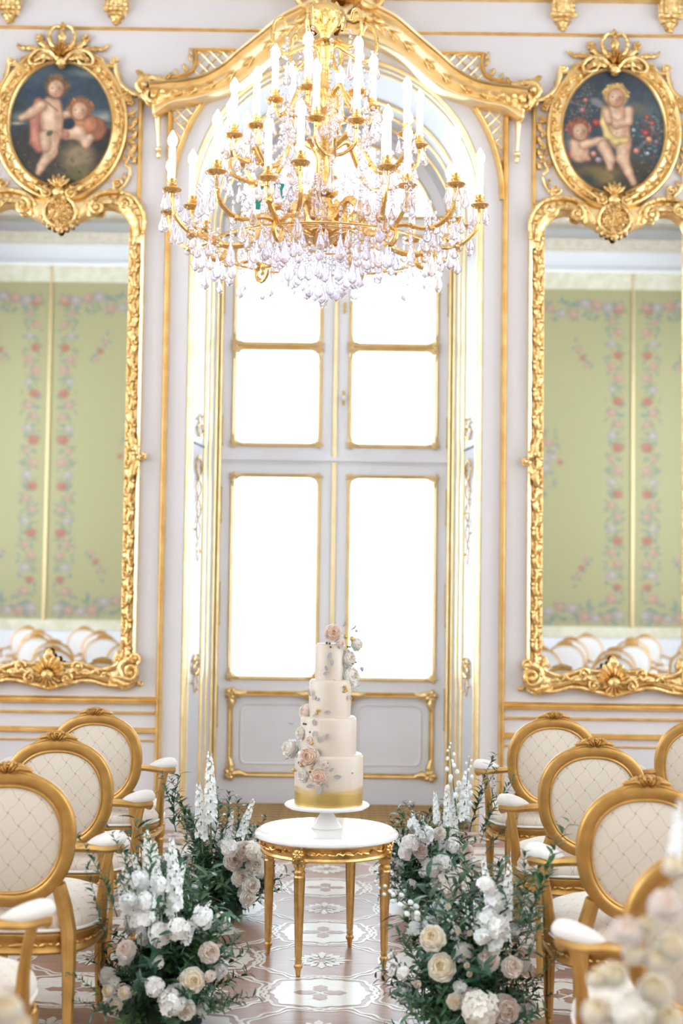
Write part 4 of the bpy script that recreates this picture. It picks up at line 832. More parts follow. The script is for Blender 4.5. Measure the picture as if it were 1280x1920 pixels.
def rose(seed, open_=1.0, layers=((3, .15, .78), (5, .30, .80), (6, .47, .78), (7, .66, .70), (8, .86, .58), (8, 1.04, .42)), ruffle=0.):
    rnd = random.Random(seed); mb = MB()        # unit radius, opening along +Z
    mb.ball((0, 0, -.22), (.66, .66, .40), 12, 8)
    for k, (n, r, L) in enumerate(layers):
        ph = rnd.random() * 6
        for i in range(n):
            q = Matrix.Rotation(ph + 2 * PI * i / n + rnd.uniform(-.12, .12), 3, 'Z') @ Matrix.Rotation(-(.05 + .115 * k) * open_ + rnd.uniform(-.05, .05), 3, 'X')
            petal_mesh(mb, q, r * .85, .26 + r * .52, L + rnd.uniform(-.05, .05), .05 if k < 2 else -.02 - .035 * k * open_, -.42)
    if ruffle: mb.v = [(x + rnd.uniform(-ruffle, ruffle), y + rnd.uniform(-ruffle, ruffle), z + rnd.uniform(-ruffle, ruffle)) for x, y, z in mb.v]
    return mb
def petals_mat(name, a, heart):                # outer petal colour and a deeper heart
    m = mat(name, a, .6); nt = m.node_tree; L = nt.links; b = nt.nodes['Principled BSDF']; tc = nt.nodes.new('ShaderNodeTexCoord'); ln = nt.nodes.new('ShaderNodeVectorMath'); ln.operation = 'LENGTH'; L.new(tc.outputs['Object'], ln.inputs[0])
    mr = nt.nodes.new('ShaderNodeMapRange'); mr.inputs['From Min'].default_value = .35; mr.inputs['From Max'].default_value = .85; L.new(ln.outputs['Value'], mr.inputs['Value']); mc = nt.nodes.new('ShaderNodeMix'); mc.data_type = 'RGBA'; L.new(mr.outputs[0], mc.inputs[0]); mc.inputs[6].default_value = (*heart, 1); mc.inputs[7].default_value = (*a, 1); L.new(mc.outputs[2], b.inputs['Base Color'])
    t = nt.nodes.new('ShaderNodeBsdfTranslucent'); mx = nt.nodes.new('ShaderNodeMixShader'); mx.inputs[0].default_value = .3; L.new(mc.outputs[2], t.inputs[0]); L.new(b.outputs[0], mx.inputs[1]); L.new(t.outputs[0], mx.inputs[2]); L.new(mx.outputs[0], nt.nodes['Material Output'].inputs[0]); return m
M['pet_white'] = petals_mat('petal_white', (.96, .95, .93), (.95, .88, .79)); M['pet_cream'] = petals_mat('petal_cream', (.96, .92, .85), (.94, .83, .62)); M['pet_blush'] = petals_mat('petal_blush', (.96, .91, .88), (.94, .80, .71)); M['pet_pink'] = petals_mat('petal_peach', (.96, .86, .80), (.94, .72, .58)); M['pet_pure'] = petals_mat('petal_pure_white', (.95, .96, .95), (.95, .96, .95))
M['greyleaf'] = mat('grey_sugar_leaf', (.33, .30, .29), .85, 0, (.44, .41, .40), 20, spec=.1); M['berry'] = mat('gold_berry', (.60, .36, .10), .35, .4); M['dkberry'] = mat('dark_bud', (.13, .09, .10), .5); M['lilac'] = mat('lilac_bud', (.50, .33, .55), .5)
ROSES = {}
for k, mt in (('white', 'pet_white'), ('blush', 'pet_blush'), ('pink', 'pet_pink'), ('cream', 'pet_cream')):
    ROSES[k] = [rose(i + 3, (.7, 1., .85)[i]).mesh('rose', M[mt], 0) for i in range(3)]
def look_q(d): return Vector((0, 0, 1)).rotation_difference(Vector(d).normalized())
def put(name, me, parent, loc, d, sc, spin=0.):
    o = obj(name, me, parent, loc); o.rotation_mode = 'QUATERNION'; o.rotation_quaternion = look_q(d) @ Quaternion((0, 0, 1), spin); o.scale = (sc, sc, sc); return o
def cake_pt(u, v):                              # on the cake's front surface behind that pixel
    x = (460 + u / 4); y = (1140 + v / 4); p = at(x, y, CY - .1); z = p.z - ZP; r = .061
    for R_, a, b_ in TIERS:
        if a <= z <= b_: r = R_
    p = at(x, y, CY - r); dx = p.x - CX; dy = -math.sqrt(max(r * r - dx * dx, 0)) if abs(dx) < r else 0.; p = at(x, y, CY + dy); return Vector((p.x - CX, p.y - CY, p.z - ZP)), r
rnd = random.Random(8)
for i, (u, v, r, k) in enumerate([(655, 182, 66, 'pink'), (712, 268, 36, 'blush'), (828, 270, 52, 'white'), (757, 376, 68, 'white'), (775, 508, 82, 'white'), (465, 780, 66, 'blush'), (432, 938, 54, 'white'), (487, 990, 36, 'blush'), (345, 1052, 72, 'white'), (485, 1108, 74, 'pink'), (590, 1172, 38, 'blush'), (440, 1252, 55, 'white'), (555, 1262, 64, 'pink')]):
    p, R_ = cake_pt(u, v); n = Vector((p.x, min(p.y, -.03), 0)).normalized(); d = Vector((n.x * .9, n.y - .6, .22)); s_ = r / 4 / 433 * 1.18
    put('sugar_rose', ROSES[k][i % 3], cake, p + n * s_ * .35, d, s_, rnd.random() * 6)
def leaf3(L, w, fold=.25, bend=.15):
    mb = MB(); rows = []
    for i in range(5):
        t = i / 4; ww = w * math.sin(PI * (.06 + .90 * t)) ** .8; z = -bend * L * t * t
        rows.append([(-ww, L * t, z + fold * ww), (0, L * t, z), (ww, L * t, z + fold * ww)])
    return mb.grid(rows)
lf = leaf3(1, .30).mesh('sugar_leaf', M['greyleaf'], 0)
for (u, v, a, L) in [(720, 140, 60, 60), (770, 165, 30, 80), (800, 150, 70, 50), (735, 215, 120, 50), (640, 330, 250, 70), (650, 385, 265, 60), (630, 480, 200, 60), (665, 535, 250, 60), (615, 470, 110, 50), (790, 600, 330, 60), (815, 590, 20, 50), (770, 650, 280, 50), (500, 660, 110, 70), (515, 690, 60, 50), (535, 690, 30, 40), (595, 785, 10, 60), (540, 800, 200, 40), (530, 920, 250, 60), (520, 880, 90, 60), (600, 985, 60, 60), (560, 1010, 100, 60), (555, 1060, 290, 50), (350, 1125, 190, 60), (380, 1110, 0, 50), (405, 1090, 80, 50), (570, 1340, 250, 70), (510, 1330, 190, 60), (660, 1265, 0, 70), (630, 1225, 40, 50), (590, 1320, 330, 50), (420, 1150, 270, 50), (375, 870, 170, 60)]:
    p, R_ = cake_pt(u, v); n = Vector((p.x, min(p.y, -.03), 0)).normalized(); o = obj('sugar_leaf', lf, cake, p + n * .008); a = math.radians(a)
    ydir = Vector((math.cos(a), -.25, math.sin(a))).normalized(); zdir = (n - ydir * n.dot(ydir)).normalized(); xdir = ydir.cross(zdir); o.rotation_mode = 'QUATERNION'; o.rotation_quaternion = Matrix((xdir, ydir, zdir)).transposed().to_quaternion(); s_ = L / 4 / 433 * .8; o.scale = (s_, s_, s_)
bb = MB().ball((0, 0, 0), 1, 8, 6)
bms = {k: bb.mesh('sugar_berry', M[m], 80) for k, m in (('g', 'berry'), ('d', 'dkberry'), ('l', 'lilac'))}
for (u, v, r, k) in [(780, 230, 20, 'g'), (735, 215, 16, 'g'), (820, 172, 12, 'l'), (612, 262, 10, 'd'), (632, 266, 9, 'd'), (638, 292, 8, 'd'), (760, 290, 8, 'd'), (775, 292, 8, 'd'), (858, 455, 16, 'l'), (868, 470, 9, 'l'), (795, 415, 8, 'd'), (820, 408, 8, 'd'), (740, 590, 13, 'g'), (748, 615, 13, 'g'), (737, 625, 11, 'g'), (545, 765, 12, 'g'), (558, 770, 8, 'g'), (535, 790, 11, 'g'), (445, 868, 9, 'd'), (458, 870, 8, 'd'), (487, 930, 7, 'd'), (505, 1015, 12, 'g'), (410, 1160, 10, 'd'), (430, 1180, 14, 'g'), (375, 1215, 15, 'g'), (495, 1200, 11, 'g'), (505, 1222, 11, 'g'), (488, 1228, 9, 'd'), (615, 1165, 7, 'd'), (800, 1238, 6, 'g')]:
    p, R_ = cake_pt(u, v); n = Vector((p.x, min(p.y, -.03), 0)).normalized(); obj('sugar_berry', bms[k], cake, p + n * (r / 4 / 433), None, r / 4 / 433)
# ------------------------------------------------------------------ flowers
M['leaf'] = mat('leaf_green', (.030, .095, .045), .32, 0, (.018, .060, .035), 8); M['leaf_l'] = mat('leaf_light', (.07, .16, .06), .35, 0, (.035, .10, .045), 9); M['stem'] = mat('stem_green', (.10, .17, .06), .5); M['foam'] = mat('moss_dark', (.02, .04, .02), .9)
def sprig(seed, L=.34, n=24, lw=.0085, ll=.055, m='leaf'):
    rnd = random.Random(seed); mb = MB(); path = [Vector((rnd.uniform(-.02, .02) * t, .10 * t * t, L * t)) for t in [i / 7 for i in range(8)]]
    mb.tube(path, [.003 - .00028 * i for i in range(8)], 4)
    for k in range(n):
        t = .08 + .92 * k / (n - 1); p = Vector((0, .10 * t * t, L * t)); a = k * 2.4 + rnd.uniform(-.4, .4); q = Matrix.Rotation(a, 3, 'Z') @ Matrix.Rotation(rnd.uniform(.35, .95) * (1 if k < n - 1 else .3), 3, 'X')
        s_ = rnd.uniform(.75, 1.2) * (1 - .25 * t); lf_ = leaf3(ll * s_, lw * s_, .35, rnd.uniform(.05, .35)); mb.add([p + q @ Vector(v) for v in lf_.v], lf_.f)
    return mb.mesh('leaf_sprig', M[m], 0)
SPR = [sprig(i, .30 + .04 * i, 22 + 2 * i, .0105, .066, 'leaf' if i % 3 else 'leaf_l') for i in range(5)]
def floret(mb, c, d, r, n=5, rnd=random):
    q = look_q(d).to_matrix() @ Matrix.Rotation(rnd.random() * 6, 3, 'Z')
    for k in range(n):
        a = 2 * PI * k / n; R_ = q @ Matrix.Rotation(a, 3, 'Z'); rows = [[(-.10, .05, 0), (.10, .05, 0)], [(-.42, .55, .28), (.42, .55, .28)], [(-.22, 1.0, .22), (.22, 1.0, .22)]]
        mb.grid([[Vector(c) + R_ @ (Vector(p) * r) for p in row] for row in rows])
def spike(seed, L=.42, n=46, r=.021, bell=False):
    rnd = random.Random(seed); mb = MB()
    for k in range(n):
        t = .22 + .78 * k / (n - 1); a = k * 2.4; s_ = r * (1.1 - .75 * t ** 2.2); d = Vector((math.cos(a), math.sin(a), .25)); p = Vector((0, 0, L * t)) + d * s_ * 1.0
        if bell: mb.ball(p + d * s_ * .4, (s_ * .62, s_ * .62, s_ * .72), 7, 5)
        else: floret(mb, p, d, s_, 5, rnd)
    st = MB(); st.tube([(0, 0, 0), (0, 0, L * .5), (0, 0, L * 1.02)], [.004, .003, .0012], 5)
    return mb.mesh('flower_spike', M['pet_pure'], 0), st.mesh('spike_stem', M['stem'])
SPK = [spike(1), spike(2, .36, 38, .023), spike(3, .34, 16, .021, True)]
def pom(seed, n=70, r=.30, m='pet_white'):
    rnd = random.Random(seed); mb = MB(); mb.ball((0, 0, 0), .45, 10, 7)
    for k in range(n):
        z = 1 - 1.5 * (k + .5) / n; a = k * 2.39996; q = math.sqrt(max(0, 1 - z * z)); d = Vector((q * math.cos(a), q * math.sin(a), z)); floret(mb, d * rnd.uniform(.5, .85), d + Vector((rnd.uniform(-.4, .4), rnd.uniform(-.4, .4), rnd.uniform(-.4, .4))), r * rnd.uniform(.8, 1.3), 5, rnd)
    return mb.mesh('flower_head', M[m], 0)
CARN = ((4, .12, .9), (6, .26, .92), (8, .42, .9), (10, .60, .84), (11, .78, .72), (12, .95, .56))
POM = {'hyd': [pom(1, 80, .30, 'pet_white'), pom(2, 80, .32, 'pet_cream')], 'carn': [rose(31, 1.1, CARN, .05).mesh('carnation', M['pet_blush'], 0), rose(32, 1.1, CARN, .05).mesh('carnation', M['pet_white'], 0)]}
POM['stock'] = [pom(5, 34, .42, 'pet_pure'), pom(6, 30, .46, 'pet_white')]
BUD = rose(77, .3, ((3, .25, 1.2), (4, .45, 1.2), (5, .62, 1.1))).mesh('bud', M['pet_cream'], 0)
def arrangement(label, c, rx, ry, h, seed, nspr, heads, spikes, nfill, yf, sc=1.0, tall=()):
    t = thing('flower_arrangement', label, 'flowers', (c[0], c[1], 0), 0, 'white aisle flower arrangements'); rnd = random.Random(seed); C = Vector((c[0], c[1], 0))
    mb = MB(); mb.ball((0, 0, .0), (rx * .52, ry * .52, h * .45), 14, 10); mb.v = [(x, y, max(z, .002)) for x, y, z in mb.v]; mb.build('moss_mound', M['foam'], t)
    for k in range(nspr):
        a = rnd.uniform(0, 2 * PI); e = math.asin(rnd.uniform(.02, .98)) * rnd.uniform(.75, 1); d = Vector((math.cos(a) * math.cos(e), math.sin(a) * math.cos(e), math.sin(e)))
        rxe = rx * ((.60 if d.z > .35 else .95) if d.x * c[0] > 0 else 1.0)
        surf = Vector((d.x * rxe, d.y * ry, .05 + d.z * h)); org = surf * rnd.uniform(.15, .42); L = (surf - org).length; dd = (surf - org).normalized() + Vector((0, 0, rnd.uniform(-.1, .25)))
        if org.z < .04: org.z = .04
        put('leaf_sprig', SPR[k % 5], t, org, dd, max(.55, L / .34) * rnd.uniform(.85, 1.15), rnd.random() * 6)
    def kindmesh(k): return ROSES[k][rnd.randrange(3)] if k in ROSES else (BUD if k == 'bud' else POM[k][rnd.randrange(2)])
    for (u, v, k, r) in heads:
        Y = c[1] + yf * rnd.uniform(.98, 1.22); p = at(u, v, Y); rr = r / FPX * Y
        d = Vector((p.x - C.x, p.y - C.y, (p.z - h * .3) * .8)).normalized() + Vector((.0, -.7, .25)); put({'carn': 'carnation', 'hyd': 'hydrangea', 'stock': 'stock_cluster', 'bud': 'bud'}.get(k, 'rose'), kindmesh(k), t, p - C, d, rr, rnd.random() * 6)
    for k in range(nfill):
        a = rnd.uniform(0, 2 * PI); e = math.asin(rnd.uniform(.1, .95)); d = Vector((math.cos(a) * math.cos(e), -abs(math.sin(a)) * math.cos(e) if rnd.random() < .7 else math.sin(a) * math.cos(e), math.sin(e))); p = Vector((d.x * rx, d.y * ry, .06 + d.z * h)) * rnd.uniform(.72, .98); kk = rnd.choice(['stock', 'stock', 'bud', 'stock'])
        put('bud' if kk == 'bud' else 'stock_cluster', kindmesh(kk), t, p, d, (.014 if kk == 'bud' else .030) * rnd.uniform(.8, 1.3) * sc, rnd.random() * 6)
    for (u0, v0, u1, v1, k) in spikes:
        Y = c[1] + yf * .85; p0 = at(u0, v0, Y); p1 = at(u1, v1, Y + .02); L = (p1 - p0).length; mesh, st = SPK[k]; s_ = L / (.42, .36, .34)[k]; o = put('flower_spike', mesh, t, p0 - C, p1 - p0, s_, rnd.random() * 6); obj('spike_stem', st, o)
    for (u0, v0, u1, v1) in tall:
        Y = c[1] + yf * 1.4; p0 = at(u0, v0, Y); p1 = at(u1, v1, Y); put('leaf_sprig', SPR[rnd.randrange(5)], t, p0 - C, p1 - p0, (p1 - p0).length / .36, rnd.random() * 6)
    return t
arrangement('white and green aisle arrangement with tall white delphinium, left of the cake table', (-.53, 6.95), .27, .26, .42, 1, 130,
    [(458, 1593, 'carn', 23), (438, 1612, 'carn', 22), (480, 1622, 'carn', 21), (452, 1645, 'carn', 20), (472, 1660, 'carn', 21), (466, 1684, 'carn', 18), (430, 1590, 'hyd', 18), (476, 1596, 'hyd', 20)],
    [(396, 1590, 393, 1412, 0), (440, 1592, 475, 1500, 1), (380, 1600, 372, 1470, 1), (420, 1600, 436, 1520, 1)], 14, -.24, tall=((330, 1560, 300, 1440), (345, 1550, 285, 1470), (420, 1570, 440, 1485), (440, 1570, 465, 1495), (350, 1560, 345, 1460), (400, 1580, 420, 1500), (370, 1560, 330, 1450)))
arrangement('large white and green arrangement with pale yellow rose, at left beside the armchairs', (-.56, 5.28), .26, .27, .53, 2, 140,
    [(234, 1779, 'carn', 22), (362, 1838, 'cream', 29), (394, 1785, 'carn', 24), (349, 1895, 'carn', 22), (200, 1859, 'cream', 14), (230, 1862, 'cream', 14), (215, 1886, 'cream', 15), (300, 1752, 'hyd', 24), (335, 1742, 'hyd', 22), (290, 1850, 'hyd', 20), (380, 1720, 'stock', 22), (320, 1880, 'hyd', 26), (268, 1720, 'stock', 22), (395, 1830, 'blush', 13), (272, 1690, 'stock', 20), (256, 1650, 'stock', 18), (300, 1660, 'stock', 18), (240, 1690, 'stock', 18)],
    [(280, 1740, 250, 1600, 0), (300, 1730, 290, 1580, 0), (330, 1740, 322, 1575, 1), (262, 1760, 232, 1630, 1), (350, 1750, 395, 1690, 1), (310, 1740, 345, 1620, 1), (265, 1780, 262, 1650, 0), (290, 1790, 300, 1660, 0), (320, 1780, 326, 1670, 1), (340, 1790, 372, 1700, 1), (240, 1740, 222, 1640, 1), (285, 1710, 275, 1560, 1)], 30, -.25, tall=((250, 1660, 225, 1565), (220, 1720, 185, 1590), (200, 1760, 160, 1650), (190, 1870, 130, 1800), (200, 1890, 140, 1870), (280, 1650, 300, 1530)))
arrangement('white and green arrangement with drooping bell spikes, right of the cake table', (.55, 7.25), .27, .26, .42, 3, 120,
    [(853, 1656, 'hyd', 33), (875, 1596, 'carn', 18), (824, 1561, 'carn', 15), (787, 1594, 'carn', 17), (808, 1628, 'hyd', 20), (830, 1615, 'stock', 18), (770, 1580, 'stock', 17), (800, 1565, 'stock', 16), (850, 1585, 'stock', 16), (760, 1600, 'stock', 14)],
    [(856, 1530, 842, 1395, 2), (868, 1540, 880, 1420, 2), (840, 1570, 838, 1470, 1), (868, 1560, 872, 1450, 1), (820, 1560, 815, 1485, 1), (790, 1580, 772, 1520, 1), (810, 1600, 790, 1530, 1), (830, 1620, 825, 1540, 1), (850, 1590, 852, 1480, 0), (770, 1610, 740, 1570, 1)], 18, -.24, tall=((900, 1560, 955, 1465), (890, 1530, 905, 1415), (900, 1580, 935, 1490), (880, 1560, 900, 1460), (910, 1600, 950, 1530), (800, 1570, 775, 1500)))
arrangement('large white and cream rose arrangement at right of aisle, before the armchairs', (.53, 5.15), .26, .27, .54, 4, 140,
    [(809, 1756, 'cream', 29), (826, 1812, 'cream', 32), (918, 1799, 'carn', 25), (962, 1812, 'carn', 24), (900, 1894, 'hyd', 38), (950, 1894, 'carn', 33), (852, 1878, 'cream', 18), (875, 1810, 'bud', 9), (880, 1826, 'bud', 9), (930, 1690, 'stock', 20), (915, 1720, 'stock', 20), (935, 1740, 'stock', 22), (905, 1755, 'stock', 18), (880, 1750, 'bud', 8), (858, 1745, 'bud', 9), (840, 1700, 'bud', 8), (755, 1822, 'stock', 12), (782, 1845, 'bud', 11), (870, 1795, 'bud', 8), (912, 1660, 'stock', 18), (925, 1770, 'stock', 20)],
    [(815, 1735, 702, 1655, 2), (930, 1760, 905, 1610, 0), (945, 1750, 955, 1620, 1), (890, 1770, 870, 1690, 2), (925, 1800, 915, 1680, 0), (905, 1790, 890, 1690, 1), (950, 1790, 940, 1680, 1), (860, 1780, 835, 1700, 2)], 26, -.25, tall=((985, 1770, 1015, 1570), (970, 1740, 985, 1600), (990, 1800, 1030, 1700), (985, 1740, 1022, 1610), (985, 1850, 1040, 1800), (780, 1780, 745, 1770), (790, 1870, 760, 1890), (975, 1700, 1000, 1590)))
arrangement('strongly blurred cream flowers in the right foreground corner', (.60, 2.62), .24, .22, .62, 5, 34,
    [(1175, 1738, 'blush', 36), (1230, 1850, 'cream', 40), (1150, 1820, 'cream', 34), (1250, 1690, 'blush', 40), (1190, 1780, 'cream', 28), (1235, 1795, 'cream', 30), (1120, 1890, 'cream', 36), (1180, 1905, 'hyd', 44), (1262, 1770, 'cream', 34), (1265, 1620, 'cream', 26), (1120, 1830, 'cream', 24), (1255, 1905, 'cream', 36), (1212, 1730, 'cream', 22)], [(1262, 1640, 1275, 1500, 1)], 10, -.1)
arrangement('blurred cream flowers just inside the lower left corner', (-.66, 2.55), .16, .16, .58, 6, 8, [(10, 1885, 'cream', 38), (-30, 1840, 'blush', 38), (30, 1915, 'cream', 30)], [], 2, -.08)
# ------------------------------------------------------------------ chandelier
def crystal_mat():
    m = bpy.data.materials.new('cut_crystal'); m.use_nodes = True; nt = m.node_tree; nt.nodes.clear(); L = nt.links
    o = nt.nodes.new('ShaderNodeOutputMaterial'); mx = nt.nodes.new('ShaderNodeMixShader'); g = nt.nodes.new('ShaderNodeBsdfGlass'); t = nt.nodes.new('ShaderNodeBsdfTransparent'); g.inputs['IOR'].default_value = 1.5; g.inputs['Roughness'].default_value = .02; g.inputs[0].default_value = (.97, .96, 1, 1); t.inputs[0].default_value = (.96, .96, 1, 1); mx.inputs[0].default_value = .68
    L.new(t.outputs[0], mx.inputs[1]); L.new(g.outputs[0], mx.inputs[2]); L.new(mx.outputs[0], o.inputs[0]); return m
M['crystal'] = crystal_mat(); M['candle'] = mat('candle_sleeve', (.90, .86, .80), .45); M['bulb'] = mat('lit_bulb', (1, .9, .75), .4, emit=((1, .93, .85), 15.5)); M['ogold'] = mat('ormolu_gold', (.92, .62, .25), .26, 1, (.78, .48, .16), 20, .2, 90)
HC = Vector((-.05, 6.6, 0)); ch = thing('chandelier', 'large gilt crystal chandelier with lit electric candles, hanging before the window', 'chandelier', HC)
mb = MB(); mb.lathe([(0, 3.17), (.02, 3.175), (.05, 3.20), (.085, 3.235), (.11, 3.28), (.115, 3.32), (.09, 3.36), (.05, 3.385), (.045, 3.41), (.07, 3.43), (.075, 3.445), (.05, 3.46), (.032, 3.50), (.030, 3.60), (.05, 3.63), (.065, 3.66), (.06, 3.69), (.035, 3.71), (.028, 3.78), (.045, 3.82), (.07, 3.85), (.075, 3.89), (.05, 3.92), (.026, 3.95), (.024, 4.05), (.03, 4.10), (.05, 4.13), (.04, 4.16), (.022, 4.18), (.03, 4.20), (.075, 4.24), (.095, 4.29), (.085, 4.32), (.03, 4.35), (.018, 4.40), (.015, 4.6), (0, 4.6)], 28); body = mb.build('baluster_stem', M['ogold'], ch, 50)
mb = MB()
for k in range(8):
    a = 2 * PI * k / 8; R_ = Matrix.Rotation(a, 4, 'Z'); q = MB(); q.shell((0, 3.27), .07, 6, PI + .2, 2 * PI - .2, .03, .10); q.leaf([(0, 3.28), (0, 3.34), (0, 3.40)], .035, .03, .09, .35, 4); q.leaf([(0, 3.83), (0, 3.88), (0, 3.93)], .022, .02, .06, .3, 3); q.leaf([(0, 4.22), (0, 4.28), (0, 4.34)], .03, .02, .075, .3, 3); q.xf(R_); mb.add(q.v, q.f)
mb.build('acanthus_mount', M['ogold'], body)['kind'] = 'stuff'
mb = MB(); z = 4.58
for k in range(40):
    pts = [(.022 * math.cos(a) if k % 2 else 0, 0 if k % 2 else .022 * math.cos(a), z + .04 * math.sin(a)) for a in [2 * PI * i / 10 for i in range(10)]]; mb.tube(pts, .006, 5, True); z += .068
chain = mb.build('chain', M['ogold'], ch); chain['kind'] = 'stuff'
mb = MB(); mb.lathe([(0, 7.2), (.03, 7.22), (.10, 7.40), (.16, 7.52), (.18, 7.60), (0, 7.60)], 24); mb.build('ceiling_rose', M['ogold'], ch)
pan = MB(); pan.lathe([(0, -.03), (.008, -.028), (.012, -.012), (.036, -.004), (.044, .006), (.042, .010), (.020, .006), (.014, .012), (.022, .022), (.024, .030), (.018, .036), (.022, .046), (.023, .052), (0, .052)], 18); panm = pan.mesh('drip_pan', M['ogold'], 50)
cnd = MB(); cnd.lathe([(0, .05), (.0165, .05), (.0165, .195), (.012, .2), (0, .2)], 14); cndm = cnd.mesh('candle', M['candle'], 50)
blb = MB(); blb.lathe([(0, .198), (.010, .199), (.019, .212), (.0225, .226), (.020, .245), (.010, .262), (.004, .274), (0, .277)], 12); blbm = blb.mesh('flame_bulb', M['bulb'], 80)
def facet(L, r, n=8):
    mb = MB(); mb.lathe([(0, 0), (r * .18, -.004), (r * .45, -L * .32), (r, -L * .70), (r * .82, -L * .88), (0, -L)], n); mb.ball((0, 0, .012), .0095, 6, 4); return mb
CRY = [facet(.090, .021).mesh('crystal_drop', M['crystal'], 0), facet(.070, .018).mesh('crystal_drop', M['crystal'], 0), facet(.120, .023).mesh('crystal_drop', M['crystal'], 0)]
bd = MB()
for k in range(4): bd.ball((0, 0, -.012 - .026 * k), .0105, 6, 4)
BEADS = bd.mesh('crystal_string', M['crystal'], 0)
rc = random.Random(12); NC = [0]
def drop(p, k, string=False):
    if NC[0] >= 296: return
    NC[0] += 1; o = obj('crystal_drop', CRY[k], ch, p, (0, 0, rc.random() * 6))
    if string: obj('crystal_string', BEADS, o, (0, 0, .125))
def pol(r, a, z): return Vector((r * math.cos(a), r * math.sin(a), z))
def light_at(arm, r, a, z, drops=4):
    p = pol(r, a, z); pn = obj('drip_pan', panm, ch, p); obj('candle', cndm, pn); obj('flame_bulb', blbm, pn)
    for j in range(drops):
        b = a + 2 * PI * (j + .5) / drops; drop(p + Vector((.040 * math.cos(b), .040 * math.sin(b), -.012)), rc.choice((0, 1, 1)))
def arm_tube(pts, r0=.016, r1=.010, n=24, name='arm'):
    pp = spline(pts, n); mb = MB(); mb.tube(pp, [r0 + (r1 - r0) * i / (n - 1) for i in range(n)], 8); return mb, pp
for k in range(6):                                # lower tier: branch with three lights
    a = math.radians(60 * k + 8); P_ = lambda r, z, da=0.: pol(r, a + da, z)
    mb, pp = arm_tube([P_(.10, 3.30), P_(.20, 3.37), P_(.28, 3.30), P_(.33, 3.20), P_(.42, 3.17), P_(.52, 3.19), P_(.59, 3.25), P_(.61, 3.31)], .02, .013)
    for c_, R__, st in ((P_(.28, 3.27), .06, 0), (P_(.50, 3.15), .055, PI)):
        path = []
        for i in range(22):
            t = i / 21; q = st + 2 * PI * 1.25 * t; rr = R__ * (1 - .75 * t); path.append(c_ + Vector((math.cos(a), math.sin(a), 0)) * rr * math.cos(q) + Vector((0, 0, 1)) * rr * math.sin(q))
        mb.tube(path, [.014 - .0004 * i for i in range(22)], 7)
    for t in (5, 10, 15, 20): mb.ball(pp[t], .021, 8, 6)
    for sg in (-1, 1):
        q = spline([pp[15], P_(.52, 3.20, sg * .10), P_(.62, 3.18, sg * .22), P_(.71, 3.24, sg * .27), P_(.735, 3.33, sg * .27)], 16); mb.tube(q, .011, 7); mb.ball(q[8], .016, 7, 5)
    mb.build('arm', M['ogold'], ch)
    light_at(None, .61, a, 3.34, 4)
    for sg in (-1, 1): light_at(None, .735, a + sg * .27, 3.36, 4)
    for r_, z_, kk in ((.42, 3.13, 2), (.50, 3.09, 0), (.33, 3.15, 0)): drop(P_(r_, z_), kk, True)
    for sg in (-1, 1): drop(P_(.60, 3.19, sg * .22), 2, True); drop(P_(.64, 3.24, sg * .25), 0)
for k in range(6):                                # middle tier: pairs of lights
    a = math.radians(60 * k + 38); P_ = lambda r, z, da=0.: pol(r, a + da, z)
    mb, pp = arm_tube([P_(.05, 3.66), P_(.14, 3.71), P_(.20, 3.62), P_(.27, 3.52), P_(.35, 3.52), P_(.40, 3.58)], .016, .011)
    for sg in (-1, 1): q = spline([pp[18], P_(.38, 3.52, sg * .12), P_(.44, 3.55, sg * .2), P_(.455, 3.61, sg * .2)], 12); mb.tube(q, .009, 7)
    for t in (6, 12, 18): mb.ball(pp[t], .017, 8, 6)
    mb.build('arm', M['ogold'], ch)
    for sg in (-1, 1): light_at(None, .455, a + sg * .2, 3.64, 3)
    drop(P_(.40, 3.55), 0, True); drop(P_(.30, 3.48), 2, True)
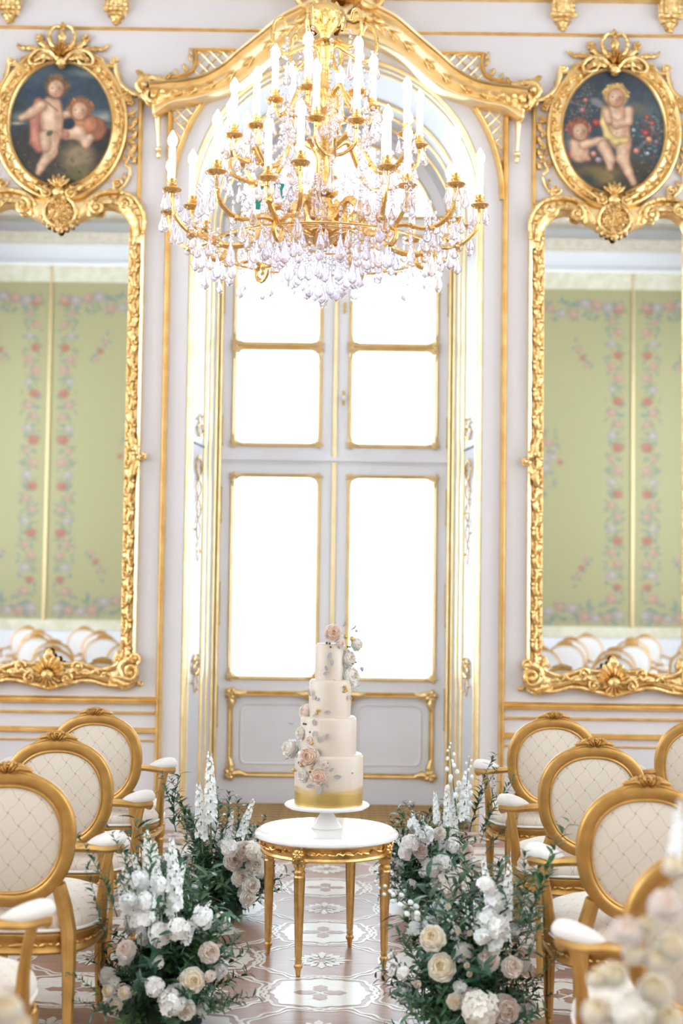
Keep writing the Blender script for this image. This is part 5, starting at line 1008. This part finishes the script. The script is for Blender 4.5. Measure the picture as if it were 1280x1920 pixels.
for k in range(6):                                # upper tier and crown scrolls
    a = math.radians(60 * k + 12); P_ = lambda r, z, da=0.: pol(r, a + da, z)
    mb, pp = arm_tube([P_(.04, 3.88), P_(.11, 3.93), P_(.16, 3.84), P_(.21, 3.79), P_(.235, 3.83)], .013, .009, 16); mb.build('arm', M['ogold'], ch); light_at(None, .235, a, 3.86, 3)
    mb, pp = arm_tube([P_(.025, 4.08), P_(.05, 4.15), P_(.12, 4.12), P_(.20, 4.09), P_(.25, 4.15), P_(.24, 4.24), P_(.20, 4.26), P_(.18, 4.22)], .012, .008, 22); mb.build('crown_scroll', M['ogold'], ch); drop(P_(.25, 4.09), 0, True); drop(P_(.18, 4.05), 2, True)
for r_, n_, z_, kk in ((.27, 16, 3.20, 0), (.22, 14, 3.15, 0), (.17, 12, 3.11, 2), (.12, 10, 3.08, 0), (.07, 8, 3.05, 2), (.0, 1, 3.035, 2)):
    for j in range(n_): drop(pol(r_, 2 * PI * j / n_ + r_ * 9, z_ + rc.uniform(-.01, .01)), kk, True)
for j in range(40): drop(pol(.50 + .06 * (j % 2), 2 * PI * j / 40, 3.14 - .03 * (j % 3)), (0, 2, 1)[j % 3], True)
mb = MB(); q0 = facet(.085, .02, 6)
for j in range(170):
    r_, z_ = ((.36, 3.19), (.66, 3.27), (.44, 3.50), (.24, 3.74), (.18, 3.45), (.60, 3.18), (.30, 3.34))[j % 7]; p = pol(r_ + rc.uniform(-.04, .04), rc.random() * 2 * PI, z_ + rc.uniform(-.05, .04)); mb.add([Vector(v) + p for v in q0.v], q0.f); mb.ball(p + Vector((0, 0, .035)), .011, 6, 4); mb.ball(p + Vector((0, 0, .06)), .011, 6, 4)
mb.build('small_crystals', M['crystal'], ch, 0)['kind'] = 'stuff'
mb = MB()
for r_, z_ in ((.53, 3.165), (.27, 3.215), (.17, 3.235)): mb.tube([pol(r_, 2 * PI * j / 36, z_) for j in range(36)], .006, 6, True)
for j in range(6): a = 2 * PI * j / 6; mb.tube([pol(.05, a, 3.22), pol(.28, a, 3.215)], .005, 6)
mb.build('crystal_hoop', M['ogold'], ch)
mb = MB()
for k in range(12):                               # swags of beads from crown to the middle tier
    a = math.radians(30 * k + 8); A = pol(.24, a, 4.08); B = pol(.40, a, 3.60)
    for i in range(22): t = i / 21; p = A.lerp(B, t); p.z -= .16 * math.sin(PI * t); r_ = 1 - .35 * math.sin(PI * t); mb.ball((p.x * r_, p.y * r_, p.z), .011, 6, 4)
sw = mb.build('crystal_swags', M['crystal'], ch, 0); sw['kind'] = 'stuff'
